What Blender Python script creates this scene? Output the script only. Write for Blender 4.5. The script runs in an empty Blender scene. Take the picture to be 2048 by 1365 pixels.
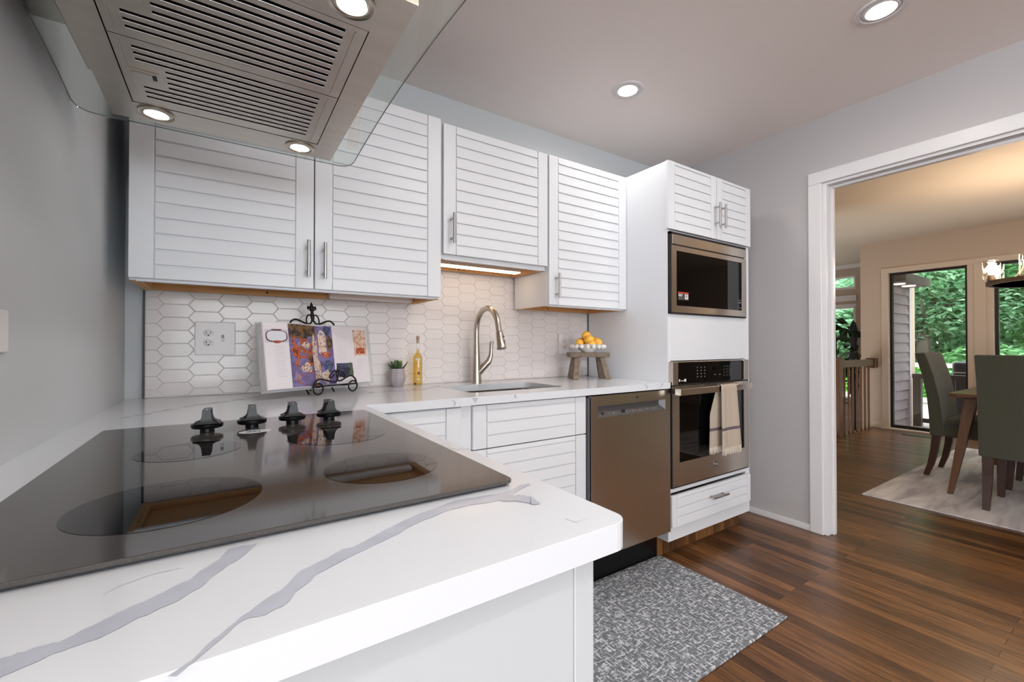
import bpy, bmesh, math, random
from mathutils import Vector, Matrix
random.seed(7)
PI = math.pi
SC = bpy.context.scene
COL = SC.collection

# ------------------------------------------------------------------ camera, world, light, exposure
cam_d = bpy.data.cameras.new('camera'); cam = bpy.data.objects.new('camera', cam_d); COL.objects.link(cam)
cam_d.sensor_width = 36.0; cam_d.lens = 871.2/2048*36.0; cam_d.clip_start = 0.01; cam_d.clip_end = 200
cam.location = (0, 0, 1.104)
cam.rotation_euler = (math.radians(90+.527), 0, -math.radians(33.33))
SC.camera = cam
SC.view_settings.view_transform = 'Standard'
try: SC.view_settings.look = 'None'
except Exception: pass
SC.view_settings.exposure = -0.42
SC.view_settings.gamma = 1.0
SC.view_settings.use_curve_mapping = False
SC.cycles.use_denoising = True
SC.cycles.max_bounces = 10; SC.cycles.diffuse_bounces = 5; SC.cycles.glossy_bounces = 5
SC.cycles.transmission_bounces = 8; SC.cycles.transparent_max_bounces = 16
SC.cycles.caustics_reflective = False; SC.cycles.caustics_refractive = False
SC.cycles.sample_clamp_indirect = 4.0

world = bpy.data.worlds.new('sky'); SC.world = world; world.use_nodes = True
wn = world.node_tree; wn.nodes.clear()
wo = wn.nodes.new('ShaderNodeOutputWorld'); wb = wn.nodes.new('ShaderNodeBackground')
wb.inputs['Color'].default_value = (.90, .96, 1.0, 1); wb.inputs['Strength'].default_value = 9
wn.links.new(wb.outputs[0], wo.inputs[0])

def area(name, loc, rot, sx, sy, power, color):
    l = bpy.data.lights.new(name, 'AREA'); l.shape = 'RECTANGLE'; l.size = sx; l.size_y = sy
    l.energy = power; l.color = color
    o = bpy.data.objects.new(name, l); COL.objects.link(o); o.location = loc; o.rotation_euler = rot
    return o
# area lamps added at unseen openings behind and left of the camera, as daylight
area('added_rear_fill', (.1, -6.05, 1.45), (math.radians(90), 0, 0), 4.8, 1.7, 62, (.95, .98, 1.0))
area('added_side_fill', (-3.45, -1.2, 1.45), (math.radians(90), 0, math.radians(-90)), 2.9, 1.6, 105, (.95, .98, 1.0))
sun_l = bpy.data.lights.new('hazy_sun', 'SUN'); sun_l.energy = 2.0; sun_l.angle = math.radians(12); sun_l.color = (1, .97, .9)
sun_o = bpy.data.objects.new('hazy_sun', sun_l); COL.objects.link(sun_o); sun_o.location = (8, 0, 9)
sun_o.rotation_euler = (math.radians(28), math.radians(18), 0)

# ------------------------------------------------------------------ helpers
def lin(c):
    if isinstance(c, str):
        c = [int(c[i:i+2], 16)/255 for i in (1, 3, 5)]
    else:
        c = [v/255 for v in c]
    return tuple((v/12.92 if v <= .04045 else ((v+.055)/1.055)**2.4) for v in c) + (1.0,)

def nd(t, kind, **kw):
    n = t.nodes.new(kind)
    for k, v in kw.items():
        if k in n.inputs: n.inputs[k].default_value = v
        else: setattr(n, k, v)
    return n

def mat(name, color=(200, 200, 200), rough=.5, metal=0.0, spec=.5, emit=None, estr=0.0, coat=0.0, coat_rough=.05,
        noise=0.0, nscale=20.0, bump=0.0, bscale=60.0, aniso=0.0, stretch=None, sheen=0.0):
    m = bpy.data.materials.new(name); m.use_nodes = True
    t = m.node_tree; b = t.nodes['Principled BSDF']
    c = lin(color) if not (isinstance(color, tuple) and len(color) == 4) else color
    b.inputs['Base Color'].default_value = c
    b.inputs['Roughness'].default_value = rough; b.inputs['Metallic'].default_value = metal
    b.inputs['Specular IOR Level'].default_value = spec
    b.inputs['Coat Weight'].default_value = coat; b.inputs['Coat Roughness'].default_value = coat_rough
    b.inputs['Sheen Weight'].default_value = sheen
    if emit is not None:
        b.inputs['Emission Color'].default_value = lin(emit); b.inputs['Emission Strength'].default_value = estr
    if noise or bump:
        tc = nd(t, 'ShaderNodeTexCoord')
        mp = nd(t, 'ShaderNodeMapping')
        if stretch: mp.inputs['Scale'].default_value = stretch
        t.links.new(tc.outputs['Object'], mp.inputs['Vector'])
    if noise:
        n = nd(t, 'ShaderNodeTexNoise', Scale=nscale, Detail=6.0)
        t.links.new(mp.outputs[0], n.inputs['Vector'])
        mr = nd(t, 'ShaderNodeMapRange'); mr.inputs['From Min'].default_value = .25; mr.inputs['From Max'].default_value = .75
        mr.inputs['To Min'].default_value = 1-noise; mr.inputs['To Max'].default_value = 1+noise
        t.links.new(n.outputs['Fac'], mr.inputs['Value'])
        mx = nd(t, 'ShaderNodeMix', data_type='RGBA', blend_type='MULTIPLY'); mx.inputs['Factor'].default_value = 1
        mx.inputs['A'].default_value = c
        mx.inputs[6].default_value = c
        t.links.new(mr.outputs[0], mx.inputs[7])
        t.links.new(mx.outputs[2], b.inputs['Base Color'])
    if bump:
        n2 = nd(t, 'ShaderNodeTexNoise', Scale=bscale, Detail=4.0)
        t.links.new(mp.outputs[0], n2.inputs['Vector'])
        bp = nd(t, 'ShaderNodeBump', Strength=bump, Distance=.01)
        t.links.new(n2.outputs['Fac'], bp.inputs['Height']); t.links.new(bp.outputs[0], b.inputs['Normal'])
    if aniso:
        b.inputs['Anisotropic'].default_value = aniso; b.inputs['Anisotropic Rotation'].default_value = .25
        tg = nd(t, 'ShaderNodeTangent', direction_type='RADIAL', axis='Z')
        t.links.new(tg.outputs[0], b.inputs['Tangent'])
    return m

def glass_mat(name, tint=(1, 1, 1), refl=.04, rough=0.0, power=5.0):
    """thin clear pane: transparent with a mirror part that grows towards grazing angles"""
    m = bpy.data.materials.new(name); m.use_nodes = True; t = m.node_tree; t.nodes.clear()
    o = nd(t, 'ShaderNodeOutputMaterial'); tr = nd(t, 'ShaderNodeBsdfTransparent'); g = nd(t, 'ShaderNodeBsdfGlossy', Roughness=rough)
    tr.inputs['Color'].default_value = tuple(tint)+(1,)
    lw = nd(t, 'ShaderNodeLayerWeight', Blend=.5)
    pw = nd(t, 'ShaderNodeMath', operation='POWER'); pw.inputs[1].default_value = power
    ml = nd(t, 'ShaderNodeMath', operation='MULTIPLY_ADD'); ml.inputs[1].default_value = 1-refl; ml.inputs[2].default_value = refl
    mx = nd(t, 'ShaderNodeMixShader')
    t.links.new(lw.outputs['Facing'], pw.inputs[0]); t.links.new(pw.outputs[0], ml.inputs[0]); t.links.new(ml.outputs[0], mx.inputs[0])
    t.links.new(tr.outputs[0], mx.inputs[1]); t.links.new(g.outputs[0], mx.inputs[2]); t.links.new(mx.outputs[0], o.inputs[0])
    return m

ORG = {}
def org_of(o):
    while o.parent: o = o.parent
    return ORG.get(o.name, Vector((0, 0, 0)))

def tag(o, label=None, cat=None, group=None, kind=None):
    if label: o['label'] = label
    if cat: o['category'] = cat
    if group: o['group'] = group
    if kind: o['kind'] = kind
    return o

def thing(name, label, cat, base, group=None, rotz=0.0, local=False):
    """an Empty at the thing's base; its parts are modelled in world space, or round the origin when local"""
    o = bpy.data.objects.new(name, None); COL.objects.link(o); o.empty_display_size = .05
    o.location = base; o.rotation_euler = (0, 0, rotz)
    ORG[o.name] = Vector((0, 0, 0)) if local else Vector(base)
    return tag(o, label, cat, group)

class MB:
    def __init__(s): s.bm = bmesh.new()
    def _mk(s, vs, fs, mi=0):
        v = [s.bm.verts.new(p) for p in vs]; out = []
        for f in fs:
            try:
                q = s.bm.faces.new([v[i] for i in f]); q.material_index = mi; out.append(q)
            except ValueError: pass
        return v, out
    def box(s, x0, x1, y0, y1, z0, z1, mi=0, M=None):
        vs = [Vector((x, y, z)) for x in (x0, x1) for y in (y0, y1) for z in (z0, z1)]
        if M is not None: vs = [M @ p for p in vs]
        s._mk(vs, [(0, 1, 3, 2), (4, 6, 7, 5), (0, 4, 5, 1), (2, 3, 7, 6), (0, 2, 6, 4), (1, 5, 7, 3)], mi); return s
    def hexa(s, b, t, mi=0):
        """8 corners: bottom loop b, top loop t"""
        n = len(b); vs = [Vector(p) for p in b]+[Vector(p) for p in t]
        fs = [tuple(range(n))[::-1], tuple(range(n, 2*n))]+[(i, (i+1) % n, n+(i+1) % n, n+i) for i in range(n)]
        s._mk(vs, fs, mi); return s
    def ring(s, c, r, ax, up, seg):
        ax = ax.normalized(); u = (up-ax*up.dot(ax)).normalized(); w = ax.cross(u)
        return [c+(u*math.cos(2*PI*i/seg)+w*math.sin(2*PI*i/seg))*r for i in range(seg)]
    def tube(s, pts, r, seg=10, mi=0, cap=True):
        pts = [Vector(p) for p in pts]; n = len(pts)
        rs = r if isinstance(r, (list, tuple)) else [r]*n
        up = Vector((0, 0, 1)); rings = []
        t0 = (pts[1]-pts[0]).normalized()
        if abs(t0.z) > .9: up = Vector((1, 0, 0))
        for i, p in enumerate(pts):
            t = (pts[min(i+1, n-1)]-pts[max(i-1, 0)])
            if t.length < 1e-9: t = t0
            t = t.normalized(); up = (up-t*up.dot(t))
            if up.length < 1e-6: up = t.orthogonal()
            up = up.normalized(); w = t.cross(up)
            rings.append([s.bm.verts.new(p+(up*math.cos(2*PI*k/seg)+w*math.sin(2*PI*k/seg))*rs[i]) for k in range(seg)])
        for a, b in zip(rings, rings[1:]):
            for k in range(seg):
                f = s.bm.faces.new((a[k], a[(k+1) % seg], b[(k+1) % seg], b[k])); f.material_index = mi
        if cap:
            f = s.bm.faces.new(rings[0][::-1]); f.material_index = mi
            f = s.bm.faces.new(rings[-1]); f.material_index = mi
        return s
    def lathe(s, prof, c=(0, 0, 0), seg=32, mi=0, M=None, ex=1.0, ey=1.0):
        """prof: (radius, height) list round a vertical axis at c"""
        c = Vector(c); rings = []
        for (r, h) in prof:
            if r < 1e-6:
                p = Vector((0, 0, h)); p = (M @ p if M is not None else p)+c
                rings.append([s.bm.verts.new(p)])
            else:
                row = []
                for k in range(seg):
                    p = Vector((r*ex*math.cos(2*PI*k/seg), r*ey*math.sin(2*PI*k/seg), h))
                    row.append(s.bm.verts.new((M @ p if M is not None else p)+c))
                rings.append(row)
        for a, b in zip(rings, rings[1:]):
            for k in range(seg):
                if len(a) == 1 and len(b) == 1: continue
                if len(a) == 1: vs = (a[0], b[(k+1) % seg], b[k])
                elif len(b) == 1: vs = (a[k], a[(k+1) % seg], b[0])
                else: vs = (a[k], a[(k+1) % seg], b[(k+1) % seg], b[k])
                try: f = s.bm.faces.new(vs); f.material_index = mi
                except ValueError: pass
        for rr, fl in ((rings[0], True), (rings[-1], False)):
            if len(rr) > 1:
                f = s.bm.faces.new(rr[::-1] if fl else rr); f.material_index = mi
        return s
    def prism(s, outline, to3, d0, d1, mi=0):
        """outline of 2D points, to3(a, b, d) -> world point"""
        n = len(outline)
        vs = [Vector(to3(a, b, d0)) for a, b in outline]+[Vector(to3(a, b, d1)) for a, b in outline]
        fs = [tuple(range(n))[::-1], tuple(range(n, 2*n))]+[(i, (i+1) % n, n+(i+1) % n, n+i) for i in range(n)]
        s._mk(vs, fs, mi); return s
    def grid(s, fn, nu, nv, mi=0, thick=None, wrap=False):
        """surface from fn(u, v); thick: vector-valued fn offset for a closed slab"""
        def sheet(off):
            return [[s.bm.verts.new(Vector(fn(i/nu, j/nv))+(off(i/nu, j/nv) if off else Vector((0, 0, 0)))) for j in range(nv+1)] for i in range(nu+1)]
        A = sheet(None)
        def faces(g, flip):
            for i in range(nu):
                for j in range(nv):
                    q = (g[i][j], g[i+1][j], g[i+1][j+1], g[i][j+1])
                    f = s.bm.faces.new(q[::-1] if flip else q); f.material_index = mi
        faces(A, False)
        if thick:
            B = sheet(thick); faces(B, True)
            ed = [(i, 0) for i in range(nu+1)]+[(nu, j) for j in range(1, nv+1)]+[(i, nv) for i in range(nu-1, -1, -1)]+[(0, j) for j in range(nv-1, 0, -1)]
            for k in range(len(ed)):
                a, b = ed[k], ed[(k+1) % len(ed)]
                f = s.bm.faces.new((A[b[0]][b[1]], A[a[0]][a[1]], B[a[0]][a[1]], B[b[0]][b[1]])); f.material_index = mi
        return s
    def poly(s, pts, mi=0):
        s._mk([Vector(p) for p in pts], [tuple(range(len(pts)))], mi); return s
    def build(s, name, mats, parent=None, bevel=0.0, smooth=False, label=None, kind=None, seg=2, recalc=True, ang=35):
        if not isinstance(mats, (list, tuple)): mats = [mats]
        off = org_of(parent) if parent is not None else Vector((0, 0, 0))
        if recalc: bmesh.ops.recalc_face_normals(s.bm, faces=s.bm.faces[:])
        if off.length: bmesh.ops.translate(s.bm, verts=s.bm.verts[:], vec=-off)
        if smooth:
            for f in s.bm.faces: f.smooth = True
            for e in s.bm.edges:
                e.smooth = not (len(e.link_faces) == 2 and e.calc_face_angle(0) > math.radians(ang))
        me = bpy.data.meshes.new(name); s.bm.to_mesh(me); s.bm.free()
        for m in mats: me.materials.append(m)
        o = bpy.data.objects.new(name, me); COL.objects.link(o)
        if parent is not None: o.parent = parent
        if bevel:
            b = o.modifiers.new('edge', 'BEVEL'); b.width = bevel; b.segments = seg; b.limit_method = 'ANGLE'; b.angle_limit = math.radians(40)
        if label: o['label'] = label
        if kind: o['kind'] = kind
        return o

def solo(mb, name, mats, label, cat, group=None, base=None, **kw):
    """a thing that is one mesh, with its origin at its base"""
    if base is not None: bmesh.ops.translate(mb.bm, verts=mb.bm.verts[:], vec=-Vector(base))
    o = mb.build(name, mats, **kw)
    if base is not None: o.location = base
    return tag(o, label, cat, group)

def struct(mb, name, mats, **kw):
    o = mb.build(name, mats, **kw); o['kind'] = 'structure'; return o

def copy_tree(o, parent=None):
    c = o.copy(); COL.objects.link(c)
    if parent is not None:
        c.parent = parent; c.matrix_parent_inverse = o.matrix_parent_inverse
    ORG[c.name] = ORG.get(o.name, Vector((0, 0, 0)))
    for ch in list(o.children): copy_tree(ch, c)
    return c

def smooth_path(P, k=6):
    """Catmull-Rom through the points"""
    P = [Vector(p) for p in P]; out = []
    for i in range(len(P)-1):
        a = P[max(0, i-1)]; b = P[i]; c = P[i+1]; d = P[min(len(P)-1, i+2)]
        for j in range(k):
            t = j/k; out.append(.5*((2*b)+(c-a)*t+(2*a-5*b+4*c-d)*t*t+(3*b-a-3*c+d)*t**3))
    return out+[P[-1]]
def arc(c, r, a0, a1, n, u, w):
    c = Vector(c); u = Vector(u); w = Vector(w)
    return [c+(u*math.cos(a0+(a1-a0)*i/n)+w*math.sin(a0+(a1-a0)*i/n))*r for i in range(n+1)]

# ------------------------------------------------------------------ materials
WALL = mat('wall_grey_paint', (200, 204, 207), .6, bump=.03, bscale=250)
WALLR = mat('wall_greige_paint', (188, 184, 185), .6, bump=.03, bscale=250)
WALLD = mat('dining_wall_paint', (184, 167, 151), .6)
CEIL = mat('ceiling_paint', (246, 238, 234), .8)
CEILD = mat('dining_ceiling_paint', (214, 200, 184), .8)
TRIM = mat('white_trim_paint', (226, 224, 226), .35)
CAB = mat('white_cabinet_paint', (231, 234, 239), .38, bump=.02, bscale=90, stretch=(1, 1, 6))
CABW = mat('raw_cabinet_wood', (206, 158, 104), .55, noise=.12, nscale=8, stretch=(2, 12, 12))
QUARTZ = mat('white_quartz', (228, 232, 238), .16, coat=.2)
VEIN = mat('grey_quartz_vein', (186, 190, 202), .18, noise=.08, nscale=30)
VEINL = mat('faint_quartz_vein', (222, 223, 230), .18)
NICKEL = mat('brushed_nickel', (190, 182, 170), .28, metal=1)
STEELH = mat('satin_bar_steel', (178, 176, 176), .3, metal=1)
STEEL = mat('brushed_stainless', (224, 216, 206), .27, metal=1, aniso=.75, bump=.02, bscale=40, stretch=(1, 1, 60))
HOODS = mat('hood_stainless', (188, 180, 170), .30, metal=1, noise=.07, nscale=9, stretch=(.7, 4, 4), bump=.015, bscale=30)
CHROME = mat('polished_chrome', (215, 215, 218), .08, metal=1)
DARKST = mat('dark_steel_slot', (40, 38, 36), .5, metal=.6)
BLACKP = mat('black_plastic', (10, 10, 11), .3, spec=.3)
BLACKM = mat('black_wrought_iron', (16, 15, 17), .5, metal=.3)
BLACKG = mat('black_appliance_glass', (9, 9, 10), .03, spec=.4)
GREYP = mat('grey_plastic', (128, 128, 132), .4)
TILE = mat('glossy_white_tile', (226, 220, 219), .24, coat=.1, bump=.10, bscale=14)
GROUT = mat('pale_grout', (228, 222, 220), .7)
WHITEP = mat('white_plastic', (232, 230, 232), .35)
DARKHOLE = mat('dark_slot', (14, 13, 13), .6)
LAMPW = mat('lamp_diffuser', (255, 255, 255), .5, emit=(255, 240, 222), estr=60)
HLAMP = mat('hood_lamp_diffuser', (255, 255, 255), .5, emit=(255, 246, 232), estr=30)
LEDM = mat('led_strip_diffuser', (255, 255, 255), .5, emit=(255, 226, 190), estr=7)
BULBM = mat('bulb_glow', (255, 255, 255), .5, emit=(255, 226, 190), estr=40)
CGLASS = glass_mat('canopy_glass', (.94, .97, .955), .08, 0.0, 3.6)
PANE = glass_mat('window_pane_glass', (.97, .98, .975), .05, 0.0)
CLEARG = glass_mat('clear_glass', (.97, .97, .96), .05, 0.0, 4.0)
BRONZE = mat('dark_bronze_frame', (40, 34, 32), .4, metal=.4)

def wood_floor():
    m = bpy.data.materials.new('oak_strip_floor'); m.use_nodes = True; t = m.node_tree; b = t.nodes['Principled BSDF']
    tc = nd(t, 'ShaderNodeTexCoord'); mp = nd(t, 'ShaderNodeMapping'); mp.inputs['Rotation'].default_value = (0, 0, PI/2)
    t.links.new(tc.outputs['Object'], mp.inputs['Vector'])
    br = nd(t, 'ShaderNodeTexBrick', Scale=1.0); br.offset = .37; br.offset_frequency = 2; br.squash = 1
    br.inputs['Brick Width'].default_value = .95; br.inputs['Row Height'].default_value = .0572
    br.inputs['Mortar Size'].default_value = .0012; br.inputs['Mortar Smooth'].default_value = .2; br.inputs['Bias'].default_value = -.1
    br.inputs['Color1'].default_value = lin((142, 97, 58)); br.inputs['Color2'].default_value = lin((74, 47, 28)); br.inputs['Mortar'].default_value = lin((34, 20, 12))
    t.links.new(mp.outputs[0], br.inputs['Vector'])
    mp2 = nd(t, 'ShaderNodeMapping'); mp2.inputs['Scale'].default_value = (26, 1.6, 1)
    t.links.new(tc.outputs['Object'], mp2.inputs['Vector'])
    n = nd(t, 'ShaderNodeTexNoise', Scale=3.0, Detail=8.0, Roughness=.65, Distortion=.6); t.links.new(mp2.outputs[0], n.inputs['Vector'])
    cr = nd(t, 'ShaderNodeValToRGB'); cr.color_ramp.elements[0].position = .3; cr.color_ramp.elements[0].color = (.30, .28, .26, 1)
    cr.color_ramp.elements[1].position = .68; cr.color_ramp.elements[1].color = (1.3, 1.28, 1.25, 1)
    t.links.new(n.outputs['Fac'], cr.inputs['Fac'])
    n3 = nd(t, 'ShaderNodeTexNoise', Scale=1.1, Detail=2.0); t.links.new(tc.outputs['Object'], n3.inputs['Vector'])
    mr = nd(t, 'ShaderNodeMapRange'); mr.inputs['From Min'].default_value = .3; mr.inputs['From Max'].default_value = .7; mr.inputs['To Min'].default_value = .8; mr.inputs['To Max'].default_value = 1.15
    t.links.new(n3.outputs['Fac'], mr.inputs['Value'])
    m1 = nd(t, 'ShaderNodeMix', data_type='RGBA', blend_type='MULTIPLY'); m1.inputs[0].default_value = 1
    t.links.new(br.outputs['Color'], m1.inputs[6]); t.links.new(cr.outputs['Color'], m1.inputs[7])
    m2 = nd(t, 'ShaderNodeMix', data_type='RGBA', blend_type='MULTIPLY'); m2.inputs[0].default_value = 1
    t.links.new(m1.outputs[2], m2.inputs[6]); t.links.new(mr.outputs[0], m2.inputs[7])
    t.links.new(m2.outputs[2], b.inputs['Base Color'])
    b.inputs['Roughness'].default_value = .32; b.inputs['Coat Weight'].default_value = .15; b.inputs['Coat Roughness'].default_value = .2
    bp = nd(t, 'ShaderNodeBump', Strength=.15, Distance=.004); t.links.new(br.outputs['Fac'], bp.inputs['Height']); bp.invert = True
    t.links.new(bp.outputs[0], b.inputs['Normal'])
    return m
FLOOR = wood_floor()

def streak_mat(name, c1, c2, c3, sx, sy, scale, rough=.95, lo=.38, hi=.62, cross=True):
    """woven look: two crossing stretched noises through a ramp"""
    m = bpy.data.materials.new(name); m.use_nodes = True; t = m.node_tree; b = t.nodes['Principled BSDF']
    tc = nd(t, 'ShaderNodeTexCoord'); outs = []
    for sc_ in ((sx, sy, 1), (sy, sx, 1)) if cross else ((sx, sy, 1),):
        mp = nd(t, 'ShaderNodeMapping'); mp.inputs['Scale'].default_value = sc_
        t.links.new(tc.outputs['Object'], mp.inputs['Vector'])
        n = nd(t, 'ShaderNodeTexNoise', Scale=scale, Detail=3.0, Roughness=.6, Distortion=.4); t.links.new(mp.outputs[0], n.inputs['Vector']); outs.append(n.outputs['Fac'])
    if len(outs) == 2:
        mx = nd(t, 'ShaderNodeMath', operation='MAXIMUM'); t.links.new(outs[0], mx.inputs[0]); t.links.new(outs[1], mx.inputs[1]); f = mx.outputs[0]
    else: f = outs[0]
    cr = nd(t, 'ShaderNodeValToRGB'); e = cr.color_ramp.elements
    e[0].position = lo; e[0].color = lin(c1); e[1].position = hi; e[1].color = lin(c3)
    k = e.new((lo+hi)/2); k.color = lin(c2)
    t.links.new(f, cr.inputs['Fac']); t.links.new(cr.outputs['Color'], b.inputs['Base Color'])
    b.inputs['Roughness'].default_value = rough; b.inputs['Specular IOR Level'].default_value = .1
    bp = nd(t, 'ShaderNodeBump', Strength=.35, Distance=.004); t.links.new(f, bp.inputs['Height']); t.links.new(bp.outputs[0], b.inputs['Normal'])
    return m
RUGK = streak_mat('grey_woven_rug', (112, 116, 122), (150, 154, 160), (216, 218, 222), 34, 120, 1.0, lo=.50, hi=.63)
RUGD = streak_mat('pale_distressed_rug', (184, 180, 186), (218, 215, 218), (238, 236, 238), 1.2, 7, 1.3, lo=.34, hi=.6, cross=False)

def speckle_mat(name, base, dots, rough):
    m = mat(name, base, rough, spec=.7); t = m.node_tree; b = t.nodes['Principled BSDF']
    tc = nd(t, 'ShaderNodeTexCoord'); v = nd(t, 'ShaderNodeTexNoise', Scale=420.0, Detail=2.0); t.links.new(tc.outputs['Object'], v.inputs['Vector'])
    cr = nd(t, 'ShaderNodeValToRGB'); cr.color_ramp.elements[0].position = .5; cr.color_ramp.elements[0].color = lin(base)
    cr.color_ramp.elements[1].position = .75; cr.color_ramp.elements[1].color = lin(dots)
    t.links.new(v.outputs['Fac'], cr.inputs['Fac']); t.links.new(cr.outputs['Color'], b.inputs['Base Color'])
    return m
CERAM = speckle_mat('patterned_black_ceramic_glass', (70, 67, 65), (80, 77, 75), .085)
BURN = mat('clear_burner_glass', (10, 9, 9), .02, spec=.7)

def leaf_mat(name, cols, rough=.5, trans=True):
    m = bpy.data.materials.new(name); m.use_nodes = True; t = m.node_tree; b = t.nodes['Principled BSDF']
    g = nd(t, 'ShaderNodeNewGeometry'); cr = nd(t, 'ShaderNodeValToRGB'); e = cr.color_ramp.elements
    e[0].color = lin(cols[0]); e[1].color = lin(cols[-1])
    for i, c in enumerate(cols[1:-1]): e.new((i+1)/(len(cols)-1)).color = lin(c)
    t.links.new(g.outputs['Random Per Island'], cr.inputs['Fac']); t.links.new(cr.outputs['Color'], b.inputs['Base Color'])
    b.inputs['Roughness'].default_value = rough
    if trans:
        tl = nd(t, 'ShaderNodeBsdfTranslucent'); t.links.new(cr.outputs['Color'], tl.inputs['Color'])
        mx = nd(t, 'ShaderNodeMixShader'); mx.inputs[0].default_value = .5; o = t.nodes['Material Output']
        t.links.new(b.outputs[0], mx.inputs[1]); t.links.new(tl.outputs[0], mx.inputs[2]); t.links.new(mx.outputs[0], o.inputs[0])
    return m

# ------------------------------------------------------------------ the setting
XL, XR, YB, YBU = -.295, 2.913, 2.02, 2.15
ZC, ZD = 2.442, 2.48
m = MB(); m.box(-3.7, 7.45, -6.3, 2.25, -.12, 0); struct(m, 'floor', FLOOR)
m = MB(); m.box(5.0, 9.0, 2.25, 4.6, -1.3, -1.2); struct(m, 'floor_sunken', FLOOR)
m = MB(); m.box(XL-.12, XL, .31, 2.25, 0, ZC+.1); struct(m, 'wall_left', WALL)
m = MB(); m.prism([(YB, 0), (YB, 1.7), (YBU, 1.7), (YBU, ZC+.1), (2.27, ZC+.1), (2.27, 0)], lambda a, b, d: (d, a, b), XL, 3.03)
struct(m, 'wall_back', WALL)
m = MB(); m.box(-3.7, 3.03, -6.3, 2.25, ZC, ZC+.12); struct(m, 'ceiling', CEIL)
# right wall with the doorway (Y -0.75 .. 1.12, head at 2.05)
m = MB(); m.box(XR, 3.03, 1.14, 2.15, 0, ZC+.05); m.box(XR, 3.03, -.77, 1.14, 2.065, ZC+.05); m.box(XR, 3.03, -6.3, -.77, 0, ZC+.05)
struct(m, 'wall_right', [WALLR])
m = MB(); m.box(-3.7, 3.03, -6.3, -6.2, 0, .58); m.box(-3.7, 3.03, -6.3, -6.2, 2.32, ZC); m.box(-3.7, -2.35, -6.3, -6.2, .58, 2.32); m.box(2.55, 3.03, -6.3, -6.2, .58, 2.32)
struct(m, 'wall_rear', WALL)
m = MB(); m.box(-3.7, -3.6, -6.2, .43, 0, .62); m.box(-3.7, -3.6, -6.2, .43, 2.28, ZC); m.box(-3.7, -3.6, -6.2, -2.7, .62, 2.28); m.box(-3.7, -3.6, .3, .43, .62, 2.28); m.box(-3.7, XL-.12, .43, .53, 0, ZC)
struct(m, 'wall_side', WALL)
# doorway casing and jambs
m = MB()
m.box(XR-.018, XR, 1.125, 1.195, 0, 2.05); m.box(XR-.018, XR, -.835, 1.195, 2.05, 2.12); m.box(XR-.018, XR, -.835, -.765, 0, 2.05)
struct(m, 'trim_1', TRIM, bevel=.004)
m = MB()
m.box(XR, 3.03, 1.105, 1.14, 0, 2.04); m.box(XR, 3.03, -.77, 1.14, 2.035, 2.065); m.box(XR, 3.03, -.77, -.735, 0, 2.04)
m.box(XR+.045, XR+.075, 1.09, 1.105, 0, 2.025); m.box(XR+.045, XR+.075, -.735, 1.105, 2.02, 2.035)
m.box(3.03, 3.048, 1.115, 1.19, 0, 2.11)
m.box(3.03, 3.048, -.83, 1.19, 2.04, 2.11)
struct(m, 'trim_2', TRIM, bevel=.003)
m = MB(); m.box(XR-.013, XR, 1.195, 2.02, 0, .03); m.box(XR-.012, XR, 1.195, 2.02, .03, .036)
struct(m, 'baseboard_right', [TRIM], bevel=.003)
# dining room and sunken living room shell
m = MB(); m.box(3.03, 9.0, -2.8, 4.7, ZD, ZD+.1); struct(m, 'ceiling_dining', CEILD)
XW = 7.3
m = MB()
m.box(XW, XW+.15, 2.065, 2.37, -.12, ZD); m.box(XW, XW+.15, -.75, 2.065, 2.05, ZD); m.box(XW, XW+.15, 1.125, 1.335, 0, 2.05)
m.box(XW, XW+.15, -2.8, -.75, 0, ZD); m.box(XW, XW+.15, 1.335, 2.065, -.12, .012); m.box(XW, XW+.15, -.75, 1.125, -.12, .012)
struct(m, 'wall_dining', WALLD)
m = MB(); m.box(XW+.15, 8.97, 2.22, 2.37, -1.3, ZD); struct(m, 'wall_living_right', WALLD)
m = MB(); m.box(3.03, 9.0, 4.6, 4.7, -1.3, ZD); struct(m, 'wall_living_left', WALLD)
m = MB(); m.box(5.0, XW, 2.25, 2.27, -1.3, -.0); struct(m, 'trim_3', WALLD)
XF = 8.87
m = MB()
m.box(XF, XF+.12, 2.37, 2.95, -1.3, ZD); m.box(XF, XF+.12, 4.3, 4.6, -1.3, ZD); m.box(XF, XF+.12, 2.95, 4.3, -1.3, .15)
m.box(XF, XF+.12, 2.95, 4.3, 1.77, 2.05); m.box(XF, XF+.12, 2.95, 4.3, 2.28, ZD)
struct(m, 'wall_living_window', WALLD)
m = MB(); m.box(3.03, 6.05, -2.8, -2.7, 0, ZD); m.box(6.33, XW+.15, -2.8, -2.7, 0, ZD); m.box(6.05, 6.33, -2.8, -2.7, 2.1, ZD); m.box(6.05, 6.33, -2.8, -2.7, 0, .1)
struct(m, 'wall_dining_side', WALLD)
m = MB(); m.box(3.03, 3.10, 2.15, 4.6, -1.3, ZD); m.box(3.03, 5.0, 2.25, 2.32, -1.3, ZD); struct(m, 'wall_dining_left', WALLD)

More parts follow.
